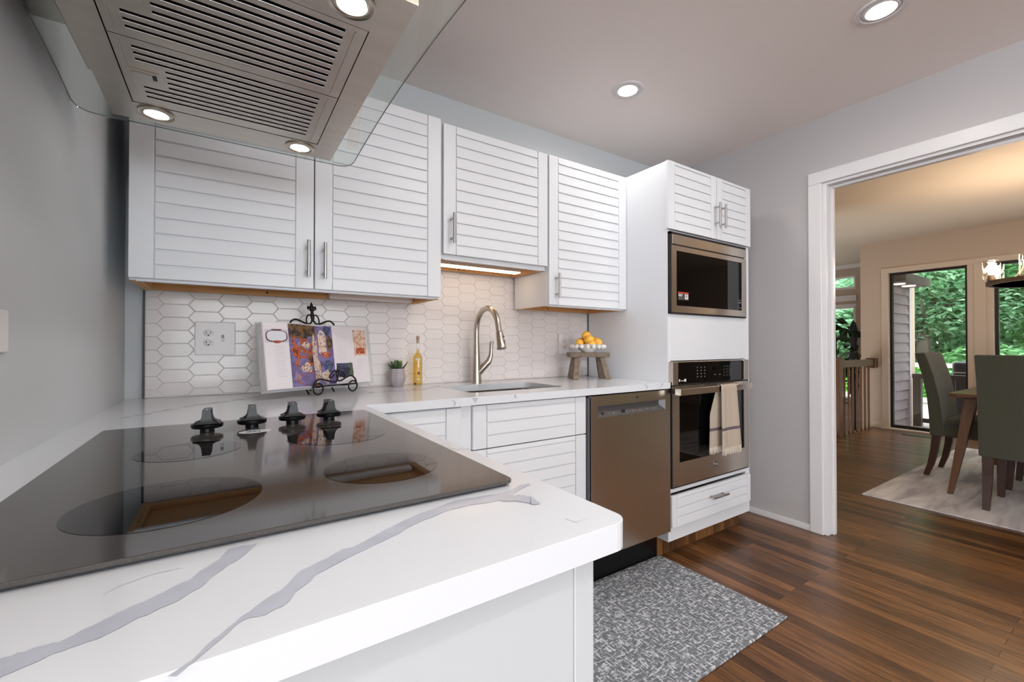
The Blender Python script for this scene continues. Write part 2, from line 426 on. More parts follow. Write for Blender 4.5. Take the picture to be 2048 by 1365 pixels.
def window(name, fixed, opening, pane_at, frame_mat, fw=.035, dep=.05, handle=False):
    """frame and one pane in an opening of a wall that stands at x = fixed"""
    y0, y1, z0, z1 = opening
    f = MB(); x0, x1 = pane_at-dep/2, pane_at+dep/2
    f.box(x0, x1, y0, y0+fw, z0, z1); f.box(x0, x1, y1-fw, y1, z0, z1); f.box(x0, x1, y0+fw, y1-fw, z0, z0+fw*1.6); f.box(x0, x1, y0+fw, y1-fw, z1-fw, z1)
    o = struct(f, name, frame_mat, bevel=.003)
    p = MB(); p.box(pane_at-.004, pane_at+.004, y0+fw, y1-fw, z0+fw*1.6, z1-fw); p.build('pane', PANE, o)
    return o
window('door_1', XW, (1.335, 2.065, .012, 2.05), XW+.07, BRONZE, .028)
window('window_1', XW, (-.75, 1.125, .012, 2.05), XW+.07, BRONZE, .03)
window('window_2', XF, (2.95, 4.3, 2.05, 2.28), XF+.05, TRIM, .03)
window('window_3', XF, (2.95, 4.3, .15, 1.77), XF+.05, TRIM, .04)
f = MB(); f.box(6.05, 6.08, -2.77, -2.73, .1, 2.1); f.box(6.30, 6.33, -2.77, -2.73, .1, 2.1); f.box(6.08, 6.30, -2.77, -2.73, .1, .14); f.box(6.08, 6.30, -2.77, -2.73, 2.06, 2.1)  # narrow unseen window added to put a bright streak on the dishwasher
o = struct(f, 'added_window', TRIM); p = MB(); p.box(6.08, 6.30, -2.754, -2.746, .14, 2.06); p.build('pane', PANE, o)
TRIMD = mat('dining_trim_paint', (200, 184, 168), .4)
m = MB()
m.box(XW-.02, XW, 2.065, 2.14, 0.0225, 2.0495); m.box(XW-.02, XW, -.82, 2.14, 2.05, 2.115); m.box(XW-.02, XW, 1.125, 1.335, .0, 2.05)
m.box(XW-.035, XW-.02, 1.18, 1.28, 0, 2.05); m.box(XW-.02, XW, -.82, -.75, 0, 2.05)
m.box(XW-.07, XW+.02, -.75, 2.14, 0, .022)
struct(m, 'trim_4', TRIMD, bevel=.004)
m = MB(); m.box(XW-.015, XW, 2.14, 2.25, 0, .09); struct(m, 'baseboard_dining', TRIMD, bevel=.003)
m = MB(); m.box(XF-.02, XF, 2.37, 4.6, 2.41, ZD); m.box(XF-.025, XF, 2.93, 4.32, 1.85, 1.95); m.box(XF-.02, XF, 2.93, 4.32, 1.77, 1.80); struct(m, 'trim_5', TRIM, bevel=.004)

# ------------------------------------------------------------------ countertop with veins
ZT, ZU = .914, .884
def px2(px, py, z=ZT):
    F = Vector((math.sin(YAW)*math.cos(PIT), math.cos(YAW)*math.cos(PIT), math.sin(PIT))); R = Vector((math.cos(YAW), -math.sin(YAW), 0)); U = R.cross(F)
    r = F+R*((px-1024)/871.2)+U*((682.5-py)/871.2)
    t = (z-1.104)/r.z
    return Vector((r.x*t, r.y*t, z))
YAW, PIT = math.radians(33.33), math.radians(.527)
def rounded(pts, rs, n=6):
    """2D polygon with rounded corners"""
    out = []; N = len(pts)
    for i, (p, r) in enumerate(zip(pts, rs)):
        p = Vector((p[0], p[1])); a = Vector(pts[i-1][:2]); b = Vector(pts[(i+1) % N][:2])
        if r <= 0: out.append(p); continue
        d1 = (a-p).normalized(); d2 = (b-p).normalized()
        h = math.acos(max(-1, min(1, d1.dot(d2))))/2; k = r/math.tan(h)
        q1 = p+d1*k; q2 = p+d2*k; c = p+(d1+d2).normalized()*(r/math.sin(h))
        a1 = math.atan2(q1.y-c.y, q1.x-c.x); a2 = math.atan2(q2.y-c.y, q2.x-c.x); da = (a2-a1+PI) % (2*PI)-PI
        out += [Vector((c.x+r*math.cos(a1+da*j/n), c.y+r*math.sin(a1+da*j/n))) for j in range(n+1)]
    return out
OUT = rounded([(XL, .3185), (.371, .327), (.369, 1.403), (1.883, 1.403), (1.883, 2.008), (XL, 2.018)], [0, .022, .012, 0, 0, 0])
SINKO = rounded([(.815, 1.535), (1.30, 1.535), (1.30, 1.842), (.815, 1.842)], [.035]*4)
m = MB(); bm = m.bm
def loop_edges(pts, z):
    vs = [bm.verts.new((p.x, p.y, z)) for p in pts]
    return [bm.edges.new((vs[i], vs[(i+1) % len(vs)])) for i in range(len(vs))]
ed = loop_edges(OUT, ZT)+loop_edges(SINKO, ZT)
bmesh.ops.triangle_fill(bm, edges=ed, use_beauty=True, use_dissolve=False)
ex = bmesh.ops.extrude_face_region(bm, geom=bm.faces[:])
bmesh.ops.translate(bm, verts=[g for g in ex['geom'] if isinstance(g, bmesh.types.BMVert)], vec=(0, 0, ZU-ZT))
def vein(up, lo, mi=1, dz=.0004):
    """inlaid vein: two border lines given in photo measurements on the slab's top"""
    n = 44
    def samp(L, t):
        d = [0]
        for a, b in zip(L, L[1:]): d.append(d[-1]+math.hypot(b[0]-a[0], b[1]-a[1]))
        s = t*d[-1]
        for i in range(len(L)-1):
            if s <= d[i+1] or i == len(L)-2:
                f = (s-d[i])/max(1e-9, d[i+1]-d[i]); return (L[i][0]+(L[i+1][0]-L[i][0])*f, L[i][1]+(L[i+1][1]-L[i][1])*f)
    UP = []; LO = []
    for i in range(n+1): UP.append(samp(up, i/n)); LO.append(samp(lo, i/n))
    k_ = 1.6 if mi == 1 else .4; j = lambda q: (q[0]+random.uniform(-k_, k_), q[1]+random.uniform(-k_, k_)*.8)
    UP = [j(p) for p in UP]; LO = [j(p) for p in LO]
    for a, b, c, d in zip(UP, UP[1:], LO[1:], LO):
        m.poly([px2(*a, ZT+dz), px2(*b, ZT+dz), px2(*c, ZT+dz), px2(*d, ZT+dz)][::-1], mi)
Z8 = lambda L: [(200+x/3.74, 1000+y/3.74) for x, y in L]
Z4 = lambda L: [(900+x/2.935, 900+y/2.935) for x, y in L]
vein([(-60, 1338), (10, 1316), (70, 1296), (120, 1284)]+Z8([(0, 915), (150, 835), (380, 740), (570, 640), (680, 590), (780, 510), (900, 440), (960, 375), (1000, 358), (1178, 326)]),
     [(-60, 1385), (10, 1352), (60, 1330), (110, 1306)]+Z8([(0, 1040), (150, 960), (300, 880), (560, 770), (740, 660), (860, 560), (960, 490), (1050, 430), (1140, 360), (1182, 327)]))
vein([(336, 1354)]+Z8([(700, 1182), (900, 1002), (1000, 920), (1150, 805), (1280, 715), (1390, 652), (1420, 600), (1540, 508), (1690, 438), (1800, 378), (1870, 362)])+[(760, 1066), (830, 1031)]+Z4([(0, 308), (150, 278), (330, 250), (440, 193), (466, 198)]),
     [(352, 1354)]+Z8([(700, 1212), (900, 1042), (1060, 895), (1130, 884), (1260, 862), (1300, 822), (1410, 772), (1470, 672), (1560, 620), (1620, 552), (1730, 502), (1870, 430)])+[(760, 1086), (830, 1049)]+Z4([(0, 350), (150, 322), (330, 288), (430, 225), (468, 204)]))
vein(Z4([(300, 285), (400, 262), (480, 275), (526, 314)]), Z4([(300, 300), (400, 302), (500, 322), (526, 318)]), 1, .0008)
for L in ([(240, 837), (290, 829.5), (330, 821), (385, 812), (440, 805), (530, 792.5)], [(735, 786), (790, 783), (850, 779.5), (880, 772), (900, 765)], [(545, 808), (590, 799), (628, 795)]):
    vein([(x, y-.7) for x, y in L], [(x, y+.7) for x, y in L], 2 if L[0][0] == 545 else 1)
for L in (Z4([(500, 340), (512, 400), (520, 470), (470, 545), (455, 600)]), Z4([(680, 405), (740, 425), (810, 400)]), [(205, 1190), (240, 1172), (300, 1150), (360, 1136)], [(210, 1213), (232, 1185), (250, 1165)], [(893, 893), (915, 899), (945, 897)], [(884, 890), (897, 882)]):
    vein([(x, y-.6) for x, y in L], [(x, y+.8) for x, y in L], 2)
# vein ends that show on the front edges
def edge_chip(pts, mi=1, plane='Y', at=1.4025):
    m.poly([((x, at, z) if plane == 'Y' else (x, at, z)) for x, z in pts], mi)
edge_chip([(.655, .913), (.675, .909), (.684, .9), (.68, .888), (.675, .889), (.678, .9), (.67, .908)])
edge_chip([(.748, .911), (.776, .911), (.77, .903), (.762, .892), (.755, .902)])
edge_chip([(.93, .911), (.943, .91), (.942, .897), (.937, .897)])
edge_chip([(1.675, .912), (1.70, .911), (1.712, .903), (1.70, .891), (1.693, .891), (1.704, .903)])
edge_chip([(1.79, .912), (1.83, .912), (1.815, .9), (1.80, .89), (1.796, .89), (1.81, .902), (1.818, .909)])
m.poly([(-.05+.0*k, .3182, z) for k, z in ()] or [(-.075, .3178, .912), (-.045, .3178, .912), (-.05, .3178, .902), (-.06, .3178, .905)], 1)
counter = solo(m, 'countertop', [QUARTZ, VEIN, VEINL], 'white quartz countertop with grey veins running from cooktop to sink', 'countertop', base=(0, 1.7, ZU), bevel=.005, seg=3, recalc=False)

# ------------------------------------------------------------------ louvred doors, bar handles
def louver_slab(x0, x1, z0, z1, yf, th=.02, stile=.058, pitch=.0476, first=.039, mb=None):
    """door or drawer front in the XZ plane, face at y = yf, louvre-grooved between two stiles"""
    q = mb or MB(); g = .0046
    q.box(x0, x1, yf+.0055, yf+th, z0, z1)
    q.box(x0, x0+stile, yf, yf+.0055, z0, z1); q.box(x1-stile, x1, yf, yf+.0055, z0, z1)
    z = z0; k = 0; xa, xb = x0+stile+.0025, x1-stile-.0025
    while z < z1-.004:
        t = min(z1, (z0+first if k == 0 else z+pitch))
        zb, zt = (z if k == 0 else z+g), t
        if zt-zb > .004:
            # slat leans a little: proud at its lower edge
            q.hexa([(xa, yf-.0008, zb), (xb, yf-.0008, zb), (xb, yf+.0055, zb), (xa, yf+.0055, zb)],
                   [(xa, yf+.0014, zt), (xb, yf+.0014, zt), (xb, yf+.0055, zt), (xa, yf+.0055, zt)])
        z = t; k += 1
    return q
def door(x0, x1, z0, z1, yf, parent, name='door', **kw):
    return louver_slab(x0, x1, z0, z1, yf, **kw).build(name, CAB, parent, bevel=.0012, seg=1)
def bar_handle(parent, a, b, yf, out=.034, r=.006, inset=.022):
    """straight bar pull from a to b (x, z pairs) on a face at y = yf"""
    q = MB(); A = Vector((a[0], yf-out, a[1])); B = Vector((b[0], yf-out, b[1])); d = (B-A).normalized()
    q.tube([A, B], r, 12)
    for p in (A+d*inset, B-d*inset): q.tube([p, Vector((p.x, yf, p.z))], r*.75, 10)
    return q.build('handle', STEELH, parent, smooth=True, label='brushed steel bar handle')

def upper_cabinet(label, x0, x1, z0, z1, doors, yf=1.69, yback=1.995, left_open=False):
    t = thing('wall_cabinet', label, 'cabinet', ((x0+x1)/2, 1.85, z0))
    yb = yf+.021; s = .016
    q = MB()
    q.box(x0, x0+s, yb, yback, z0-.004, z1); q.box(x1-s, x1, yb, yback, z0-.004, z1); q.box(x0+s, x1-s, yb, yback, z1-s, z1)
    q.box(x0+s, x1-s, yback-.01, yback, z0+.03, z1-s); q.box(x0+s, x1-s, yb, yb+.018, z0-.006, z0+.03)
    q.build('carcass', CAB, t, bevel=.001, seg=1)
    q = MB(); q.box(x0+s, x1-s, yb+.018, yback-.012, z0+.018, z0+.03)
    q.box(x0+s, x1-s, yback-.026, yback-.012, z0-.004, z0+.018); q.box(x0+s, x0+s+.012, yb+.018, yback-.026, z0-.004, z0+.018); q.box(x1-s-.012, x1-s, yb+.018, yback-.026, z0-.004, z0+.018)
    q.box(x0+.001, x0+s, yb, yback-.002, z0-.0055, z0-.0045); q.box(x1-s, x1-.001, yb, yback-.002, z0-.0055, z0-.0045)
    q.lathe([(.004, 0), (.004, .002)], ((x0*.62+x1*.38), yback-.0255, z0+.008), 8, 1, M=Matrix.Rotation(PI/2, 3, 'X'))
    q.build('underside', [CABW, DARKHOLE], t, label='raw honey coloured wood underside')
    for (a, b, hx, h0, h1, zz) in doors:
        d = door(a, b, zz, z1-.001, yf, t)
        bar_handle(d, (hx, h0), (hx, h1), yf)
    return t
upper_cabinet('wide white two-door wall cabinet behind the range hood and above the open book', -.242, .755, 1.303, 2.058,
              [(-.241, .262, .241, 1.343, 1.471, 1.305), (.266, .754, .295, 1.34, 1.469, 1.305)])
upper_cabinet('short white wall cabinet above the sink with the lit strip underneath', .762, 1.322, 1.476, 2.046,
              [(.766, 1.322, .800, 1.534, 1.661, 1.491)])
upper_cabinet('narrow white wall cabinet between the sink cabinet and the tall oven cabinet', 1.329, 1.882, 1.303, 2.048,
              [(1.331, 1.881, 1.370, 1.335, 1.459, 1.304)])

# lit strip under the sink cabinet
t = thing('under_cabinet_light', 'slim glowing light bar under the short wall cabinet above the sink', 'light', (1.03, 1.875, 1.47))
q = MB(); q.box(.79, 1.27, 1.84, 1.90, 1.478, 1.494); q.build('housing', WHITEP, t, bevel=.002)
q = MB(); q.box(.795, 1.265, 1.845, 1.895, 1.4735, 1.478); q.build('diffuser', LEDM, t)
t = thing('under_cabinet_light', 'unlit white light bar under the right end of the wide wall cabinet', 'light', (.55, 1.93, 1.30))
q = MB(); q.box(.36, .72, 1.925, 1.965, 1.302, 1.320); q.build('housing', WHITEP, t, bevel=.002)
q = MB(); q.box(.365, .715, 1.93, 1.96, 1.2985, 1.302); q.build('diffuser', WHITEP, t)

# ------------------------------------------------------------------ tiled backsplash
m = MB(); yb = 2.0125
tw, th_, cs, px_ = .1085, .0462, .092, .018
m.box(-.240, 1.8835, yb, YB-.0005, .9145, 1.62, 1)
def tile_poly(cx, cz):
    a = tw/2; h = th_/2
    return [(cx-a, cz), (cx-a+px_, cz-h), (cx+a-px_, cz-h), (cx+a, cz), (cx+a-px_, cz+h), (cx-a+px_, cz+h)]
def clip(poly, ax, lim, keep_less):
    out = []
    for i in range(len(poly)):
        p, q_ = poly[i], poly[(i+1) % len(poly)]
        ip = (p[ax] <= lim) if keep_less else (p[ax] >= lim); iq = (q_[ax] <= lim) if keep_less else (q_[ax] >= lim)
        if ip: out.append(p)
        if ip != iq:
            f = (lim-p[ax])/(q_[ax]-p[ax]); out.append(tuple(p[k]+(q_[k]-p[k])*f for k in (0, 1)))
    return out
ci = 0
for c in range(-12, 14):
    cx = .713+.055+c*cs
    for r in range(-8, 10):
        cz = 1.2295+r*.0478+(0 if c % 2 == 0 else .0239)
        P = tile_poly(cx, cz)
        for ax, lim, kl in ((0, -.2385, False), (0, 1.882, True), (1, .916, False), (1, 1.60, True)):
            P = clip(P, ax, lim, kl) if len(P) > 2 else []
        if len(P) < 3: continue
        gx = sum(p[0] for p in P)/len(P); gz = sum(p[1] for p in P)/len(P)
        ax_, az_ = random.gauss(0, .008), random.gauss(0, .012)
        f = lambda p, ins, y: (gx+(p[0]-gx)*ins[0], y+(p[0]-gx)*ax_+(p[1]-gz)*az_, gz+(p[1]-gz)*ins[1])
        n = len(P)
        A = [(p[0], yb+.0005, p[1]) for p in P]; B = [f(p, (1, 1), yb-.0008) for p in P]; D = [f(p, (.972, .945), yb-.0027) for p in P]
        vs = A+B+D
        m._mk(vs, [(i, (i+1) % n, n+(i+1) % n, n+i) for i in range(n)]+[(n+i, n+(i+1) % n, 2*n+(i+1) % n, 2*n+i) for i in range(n)]+[tuple(range(2*n, 3*n))], 0)
struct(m, 'trim_6', [TILE, GROUT], recalc=True)
m = MB(); m.box(-.2455, -.240, 2.003, YB-.0005, .9145, 1.299); struct(m, 'trim_7', mat('black_tile_edge', (38, 40, 42), .4))

# ------------------------------------------------------------------ wall plates
def outlet(mb, cx, cz, y):
    mb.lathe([(.0165, 0), (.0165, .0012), (.015, .002)], (cx, y, cz), 24, 0, M=Matrix.Rotation(PI/2, 3, 'X') @ Matrix.Diagonal((1, .86, 1)))
def slots(mb, cx, cz, y):
    mb.box(cx-.0072, cx-.0052, y-.0026, y-.0015, cz-.0015, cz+.0065); mb.box(cx+.0052, cx+.0072, y-.0026, y-.0015, cz-.0005, cz+.006)
    mb.lathe([(.0026, 0), (.0026, .001)], (cx, y-.0016, cz-.0075), 10, 0, M=Matrix.Rotation(PI/2, 3, 'X'))
yp = 2.0055
t = thing('wall_plate', 'white double plate with two outlets and a small slide switch on the tile', 'outlet', (-.032, 2.004, 1.13))
q = MB(); q.box(-.096, .032, yp-.007, yp+.002, 1.066, 1.192); q.build('plate', WHITEP, t, bevel=.003)
for cz in (1.149, 1.113):
    q = MB(); outlet(q, -.054, cz, yp-.007); r_ = q.build('receptacle', WHITEP, t, smooth=True)
    q = MB(); slots(q, -.054, cz, yp-.0072); q.build('slot', DARKHOLE, r_)
q = MB(); q.box(-.0135, -.0045, yp-.0085, yp-.006, 1.118, 1.143); r_ = q.build('switch_well', GREYP, t); q = MB(); q.box(-.012, -.006, yp-.0105, yp-.0085, 1.120, 1.130); q.build('slider', WHITEP, r_)
t = thing('wall_plate', 'white single outlet plate on the tile beside the fruit stand', 'outlet', (1.69, 2.004, 1.11))
q = MB(); q.box(1.648, 1.730, yp-.007, yp+.002, 1.05, 1.172); q.build('plate', WHITEP, t, bevel=.003)
for cz in (1.131, 1.092):
    q = MB(); outlet(q, 1.689, cz, yp-.007); r_ = q.build('receptacle', WHITEP, t, smooth=True)
    q = MB(); slots(q, 1.689, cz, yp-.0072); q.build('slot', DARKHOLE, r_)
t = thing('wall_plate', 'white switch plate on the grey left wall at the photo edge', 'switch', (XL, .965, 1.125))
q = MB(); q.box(XL, XL+.006, .908, 1.022, 1.092, 1.159); q.build('plate', WHITEP, t, bevel=.002)
q = MB(); q.box(XL+.006, XL+.009, .93, .96, 1.108, 1.143); q.build('rocker', WHITEP, t, bevel=.001)

# ------------------------------------------------------------------ cooktop
t = thing('cooktop', 'black glass cooktop with four knobs set in the white counter', 'cooktop', (.055, .87, ZT))
q = MB(); O = rounded([(-.217, .492), (.328, .492), (.328, 1.252), (-.217, 1.252)], [.012]*4)
q.prism([(p.x, p.y) for p in O], lambda a, b, d: (a, b, d), ZT+.0035, ZT+.0085); q.build('glass', CERAM, t, bevel=.0012)
q = MB(); O = rounded([(-.212, .497), (.323, .497), (.323, 1.247), (-.212, 1.247)], [.01]*4)
q.prism([(p.x, p.y) for p in O], lambda a, b, d: (a, b, d), ZT+.0006, ZT+.0035); q.build('frame', mat('dark_metal_rim', (60, 62, 66), .35, metal=.6), t)
for (cx, cy, r_) in ((-.052, .642, .092), (.197, .651, .081), (-.05, .93, .075), (.19, .93, .092)):
    q = MB(); q.lathe([(r_, 0), (r_, .0003)], (cx, cy, ZT+.0086), 64); q.build('burner', BURN, t)
for k, cx in enumerate((-.031, .050, .131, .212)):
    c = (cx, 1.118+.006*k, ZT+.0088)
    q = MB()
    q.lathe([(.013, 0), (.013, .008), (.027, .0085), (.0285, .011), (.0285, .016), (.024, .0185), (.016, .021), (.0, .021)], c, 36)
    M_ = Matrix.Translation(Vector(c)) @ Matrix.Rotation(math.radians(90+2*k-3), 4, 'Z')
    # grip: a bar across the disc, its cheeks sweeping out into the flange
    lv = [(.0185, .0235, .0255), (.0208, .0158, .0250), (.0240, .0115, .0242), (.029, .0092, .0232), (.037, .0080, .0222), (.0470, .0072, .0210)]
    for (h0, w0, l0), (h1, w1, l1) in zip(lv, lv[1:]):
        q.hexa([M_ @ Vector(p) for p in ((-l0, -w0, h0), (l0, -w0, h0), (l0, w0, h0), (-l0, w0, h0))],
               [M_ @ Vector(p) for p in ((-l1, -w1, h1), (l1, -w1, h1), (l1, w1, h1), (-l1, w1, h1))])
    bmesh.ops.remove_doubles(q.bm, verts=q.bm.verts[:], dist=1e-6)
    q.bm.faces.ensure_lookup_table()
    seen = {}
    for f in q.bm.faces: seen.setdefault(frozenset(v.index for v in f.verts), []).append(f)
    kn = q.build('knob', BLACKP, t, smooth=True, ang=50)
    q = MB(); q.box(-.0195, -.006, -.0008, .0008, .0469, .0474, M=M_); q.build('pointer', WHITEP, kn)
q = MB(); M_ = Matrix.Rotation(math.radians(3), 3, 'Z')
q.lathe([(.03, 0), (.03, .0003)], (.053, 1.062, ZT+.0086), 40, 0, M=M_, ex=1, ey=.62)
for k in range(9): q.box(.036+k*.003, .0372+k*.003+(k % 3)*.0005, 1.053, 1.070, ZT+.0089, ZT+.0091, 1)
q.build('sticker', [WHITEP, mat('blue_ink', (60, 70, 120), .5)], t, label='oval white sticker with barcode stripes')

# ------------------------------------------------------------------ range hood
t = thing('range_hood', 'stainless range hood with curved clear glass canopy over the cooktop', 'range hood', (XL, .96, 1.62))
BX0, BX1, BY0, BY1, HZ = -.213, .243, .628, 1.296, 1.62
q = MB()
q.box(BX0, BX1, BY0, .724, HZ, HZ+.04); q.box(BX0, BX1, 1.209, BY1, HZ, HZ+.04); q.box(BX0, -.168, .724, 1.209, HZ, HZ+.04); q.box(.1955, BX1, .724, 1.209, HZ, HZ+.04)
q.box(-.168, .1955, .724, 1.209, HZ+.02, HZ+.04)
q.build('body', HOODS, t)
def filter_panel(y0, y1, rows, latch_y):
    q = MB(); x0, x1 = -.166, .194; z = HZ+.001
    # plate with real slots: strips between the slots
    xs0 = -.139
    edges = [y0]; segs = []
    for (ys, xa) in rows: segs.append((ys-.0036, ys+.0036, xa))
    cur = y0
    for (a, b, xa) in segs:
        q.box(x0, x1, cur, a, z, z+.006); q.box(x0, xa, a, b, z, z+.006); q.box(.162, x1, a, b, z, z+.006); cur = b
        # rolled lip of the slot
        q.tube([(xa, b+.0006, z-.0004), (.162, b+.0006, z-.0003)], .0010, 8, 1)
    q.box(x0, x1, cur, y1, z, z+.006)
    # raised border line
    for (a, b, c, d) in ((.176, .1785, y0+.012, y1-.012), (-.155, -.1535, y0+.012, y1-.012)): q.box(a, b, c, d, z-.0012, z)
    f = q.build('filter', [HOODS, STEELH], t, label='slotted steel grease filter')
    q = MB(); q.box(-.15, .17, y0+.01, y1-.01, z+.009, z+.011); q.build('mesh', DARKST, f, label='dark mesh behind the slots')
    q = MB(); q.box(-.156, -.110, latch_y-.016, latch_y+.016, z-.0025, z, 0); q.box(-.150, -.122, latch_y-.009, latch_y+.009, z-.0032, z-.0024, 0); q.box(-.120, -.113, latch_y-.009, latch_y+.009, z-.0034, z-.0024, 1)
    q.build('latch', [HOODS, DARKHOLE], f, bevel=.0008, seg=1)
far = [(.985, -.139), (1.005, -.139), (1.0255, -.139), (1.0465, -.098), (1.067, -.098), (1.0875, -.098), (1.108, -.098), (1.128, -.139), (1.148, -.139), (1.1685, -.139)]
near = [(1.9135-y, x) for y, x in far][::-1]
filter_panel(.7265, .9590, near, .836); filter_panel(.9610, 1.2065, far, 1.0775)
for (cx, cy) in ((-.131, 1.243), (.159, 1.249), (.157, .677), (-.131, .677)):
    q = MB(); q.lathe([(.0345, 0), (.0345, -.0025), (.0325, -.0035), (.029, -.002), (.0285, -.001), (.0225, -.003), (.021, .002)], (cx, cy, HZ), 40); l_ = q.build('lamp_ring', NICKEL, t, smooth=True)
    q = MB(); q.lathe([(.0207, 0), (.0207, .0008)], (cx, cy, HZ-.0014), 40); q.build('lamp_lens', HLAMP, l_)
def canopy(u, v):
    y = .535+.85*v; s_ = (y-.96)/.425
    x0, x1 = XL+.003, .318+.012*(1-s_*s_)
    # round the far and near corners
    d = min(v, 1-v)*.85; rr = .035
    if d < rr: k = rr-math.sqrt(max(0, rr*rr-(rr-d)**2)); x0 += k; x1 -= k
    return (x0+(x1-x0)*u, y, 1.688-.044*s_*s_)
q = MB()
vs_ = [0]+[.002, .006, .012, .022, .041]+[.041+(.918)*i/28 for i in range(1, 29)]+[.978, .988, .994, .998, 1.0]
def gridv(u, v):
    i = v*(len(vs_)-1); j = min(int(i), len(vs_)-2); return canopy(u, vs_[j]+(vs_[j+1]-vs_[j])*(i-j))
q.grid(gridv, 2, len(vs_)-1, thick=lambda u, v: Vector((0, 0, .006)))
q.build('glass_canopy', [CGLASS], t, smooth=True, label='clear curved glass canopy', ang=50)
q = MB()
rim = [canopy(0, v) for v in vs_]+[canopy(1, v) for v in vs_[::-1]]; rim = [Vector(p)+Vector((0, 0, .003)) for p in rim]
q.tube([p for i, p in enumerate(rim) if i == 0 or (p-rim[i-1]).length > 1e-4]+[rim[0]], .0011, 6, cap=False)
q.build('glass_edge', mat('polished_glass_edge', (58, 72, 68), .15), t, smooth=True)
q = MB(); q.box(XL+.001, .02, .80, 1.12, 1.695, ZC-.001); q.box(XL+.06, .14, .72, 1.20, 1.66, 1.705); q.build('chimney', HOODS, t, bevel=.002)

# ------------------------------------------------------------------ base cabinets under the cooktop counter
t = thing('base_cabinet', 'white base cabinet carrying the cooktop counter with plain end panel', 'cabinet', (.02, .87, 0))
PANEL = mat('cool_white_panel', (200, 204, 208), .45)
q = MB(); q.box(XL+.001, .3075, .35, 1.99, .10, ZU-.001); q.box(XL+.001, .27, .42, 1.99, 0.001, .10)
q.build('carcass', PANEL, t)
q = MB(); q.box(.3085, .337, .3495, 1.36, .003, ZU-.001); q.build('end_stile', PANEL, t, bevel=.002)
# corner door and sink base, facing the camera
YF = 1.42
t = thing('base_cabinet', 'white louvred corner base cabinet half hidden behind the cooktop counter', 'cabinet', (.53, 1.7, 0))
q = MB(); q.box(.339, .7175, YF+.021, 1.99, .10, ZU-.001); q.box(.339, .7175, 1.50, 1.99, 0.001, .10); q.build('carcass', CAB, t)
door(.36, .7135, .17, .877, YF, t)
t = thing('base_cabinet', 'white louvred sink base cabinet left of the dishwasher', 'cabinet', (1.03, 1.7, 0))
q = MB(); q.box(.738, .754, YF+.021, 1.99, .10, ZU-.001); q.box(1.308, 1.324, YF+.021, 1.99, .10, ZU-.001); q.box(.754, 1.308, YF+.021, 1.99, .10, .118); q.box(.754, 1.308, 1.98, 1.99, .118, ZU-.001)
q.box(.754, 1.308, YF+.021, YF+.037, .118, .7); q.box(.738, 1.324, 1.50, 1.98, .001, .10)
q.build('carcass', CAB, t)
q = MB(); q.box(.7178, .7375, YF+.012, YF+.04, .10, ZU-.001); q.box(.7375, .7605, YF+.012, YF+.0205, .10, ZU-.001); q.build('filler', CAB, t)
door(.762, 1.322, .7165, .8785, YF, t, name='drawer_front', first=.044)
door(.762, 1.322, .17, .712, YF, t, name='door', first=.044)

# ------------------------------------------------------------------ sink and faucet
t = thing('sink', 'undermount stainless sink basin set below the counter cutout', 'sink', (1.06, 1.69, .70))
q = MB()
IN = rounded([(.825, 1.545), (1.29, 1.545), (1.29, 1.832), (.825, 1.832)], [.03]*4); IN2 = rounded([(.835, 1.555), (1.28, 1.555), (1.28, 1.822), (.835, 1.822)], [.05]*4)
OU = rounded([(.80, 1.52), (1.306, 1.52), (1.306, 1.857), (.80, 1.857)], [.03]*4)
n = len(IN)
vs = [(p.x, p.y, ZU-.0015) for p in OU]+[(p.x, p.y, ZU-.0015) for p in IN]+[(p.x, p.y, .71) for p in IN2]+[(p.x, p.y, .702) for p in OU]
q._mk(vs, [(i, (i+1) % n, n+(i+1) % n, n+i) for i in range(n)]+[(n+i, n+(i+1) % n, 2*n+(i+1) % n, 2*n+i) for i in range(n)]+[tuple(range(2*n, 3*n))])
q.build('basin', mat('sink_steel', (112, 106, 102), .3, metal=1), t, smooth=True)
q = MB(); q.lathe([(.04, 0), (.04, .002), (.03, .003), (.0, .001)], (1.06, 1.70, .7105), 24); q.build('drain', CHROME, t, smooth=True)

t = thing('faucet', 'brushed nickel gooseneck faucet with pull-down head behind the sink', 'faucet', (1.052, 1.925, ZT))
fx, fy = 1.052, 1.925
q = MB(); q.lathe([(.0265, 0), (.0262, .012), (.0235, .05), (.0195, .105), (.0165, .16), (.0150, .20)], (fx, fy, ZT+.0005), 28)
q.build('column', NICKEL, t, smooth=True)
q = MB()
pts = [Vector((fx, fy, ZT+.19)), Vector((fx, fy, ZT+.24))]+arc((fx, fy-.105, ZT+.262), .105, 0, PI*.93, 26, (0, 1, 0), (0, 0, 1))
e_ = pts[-1]; d_ = (pts[-1]-pts[-2]).normalized(); pts += [e_+d_*.02, e_+d_*.036]
q.tube(pts, .0142, 16); q.build('spout', NICKEL, t, smooth=True)
hd = e_+d_*.037
q = MB(); axis_end = hd+d_*.082
q.tube([hd, hd+d_*.002, hd+d_*.006, hd+d_*.03, hd+d_*.066, hd+d_*.074, hd+d_*.08, axis_end], [.0135, .0165, .0178, .0182, .0205, .0232, .0225, .018], 24)
h_ = q.build('spray_head', NICKEL, t, smooth=True)
q = MB(); sd = Vector((.62, -.78, 0)); 
for (o_, w_, l_) in ((.022, .0042, .004), (.048, .0042, .010)):
    c = hd+d_*o_+sd*.0172; q.tube([c-d_*l_, c+d_*l_, ], .0042, 10)
q.build('spray_button', BLACKP, h_, smooth=True)
q = MB(); b0 = Vector((fx+.004, fy-.004, ZT+.045)); b1 = Vector((fx+.058, fy-.03, ZT+.112)); dv = (b1-b0).normalized()
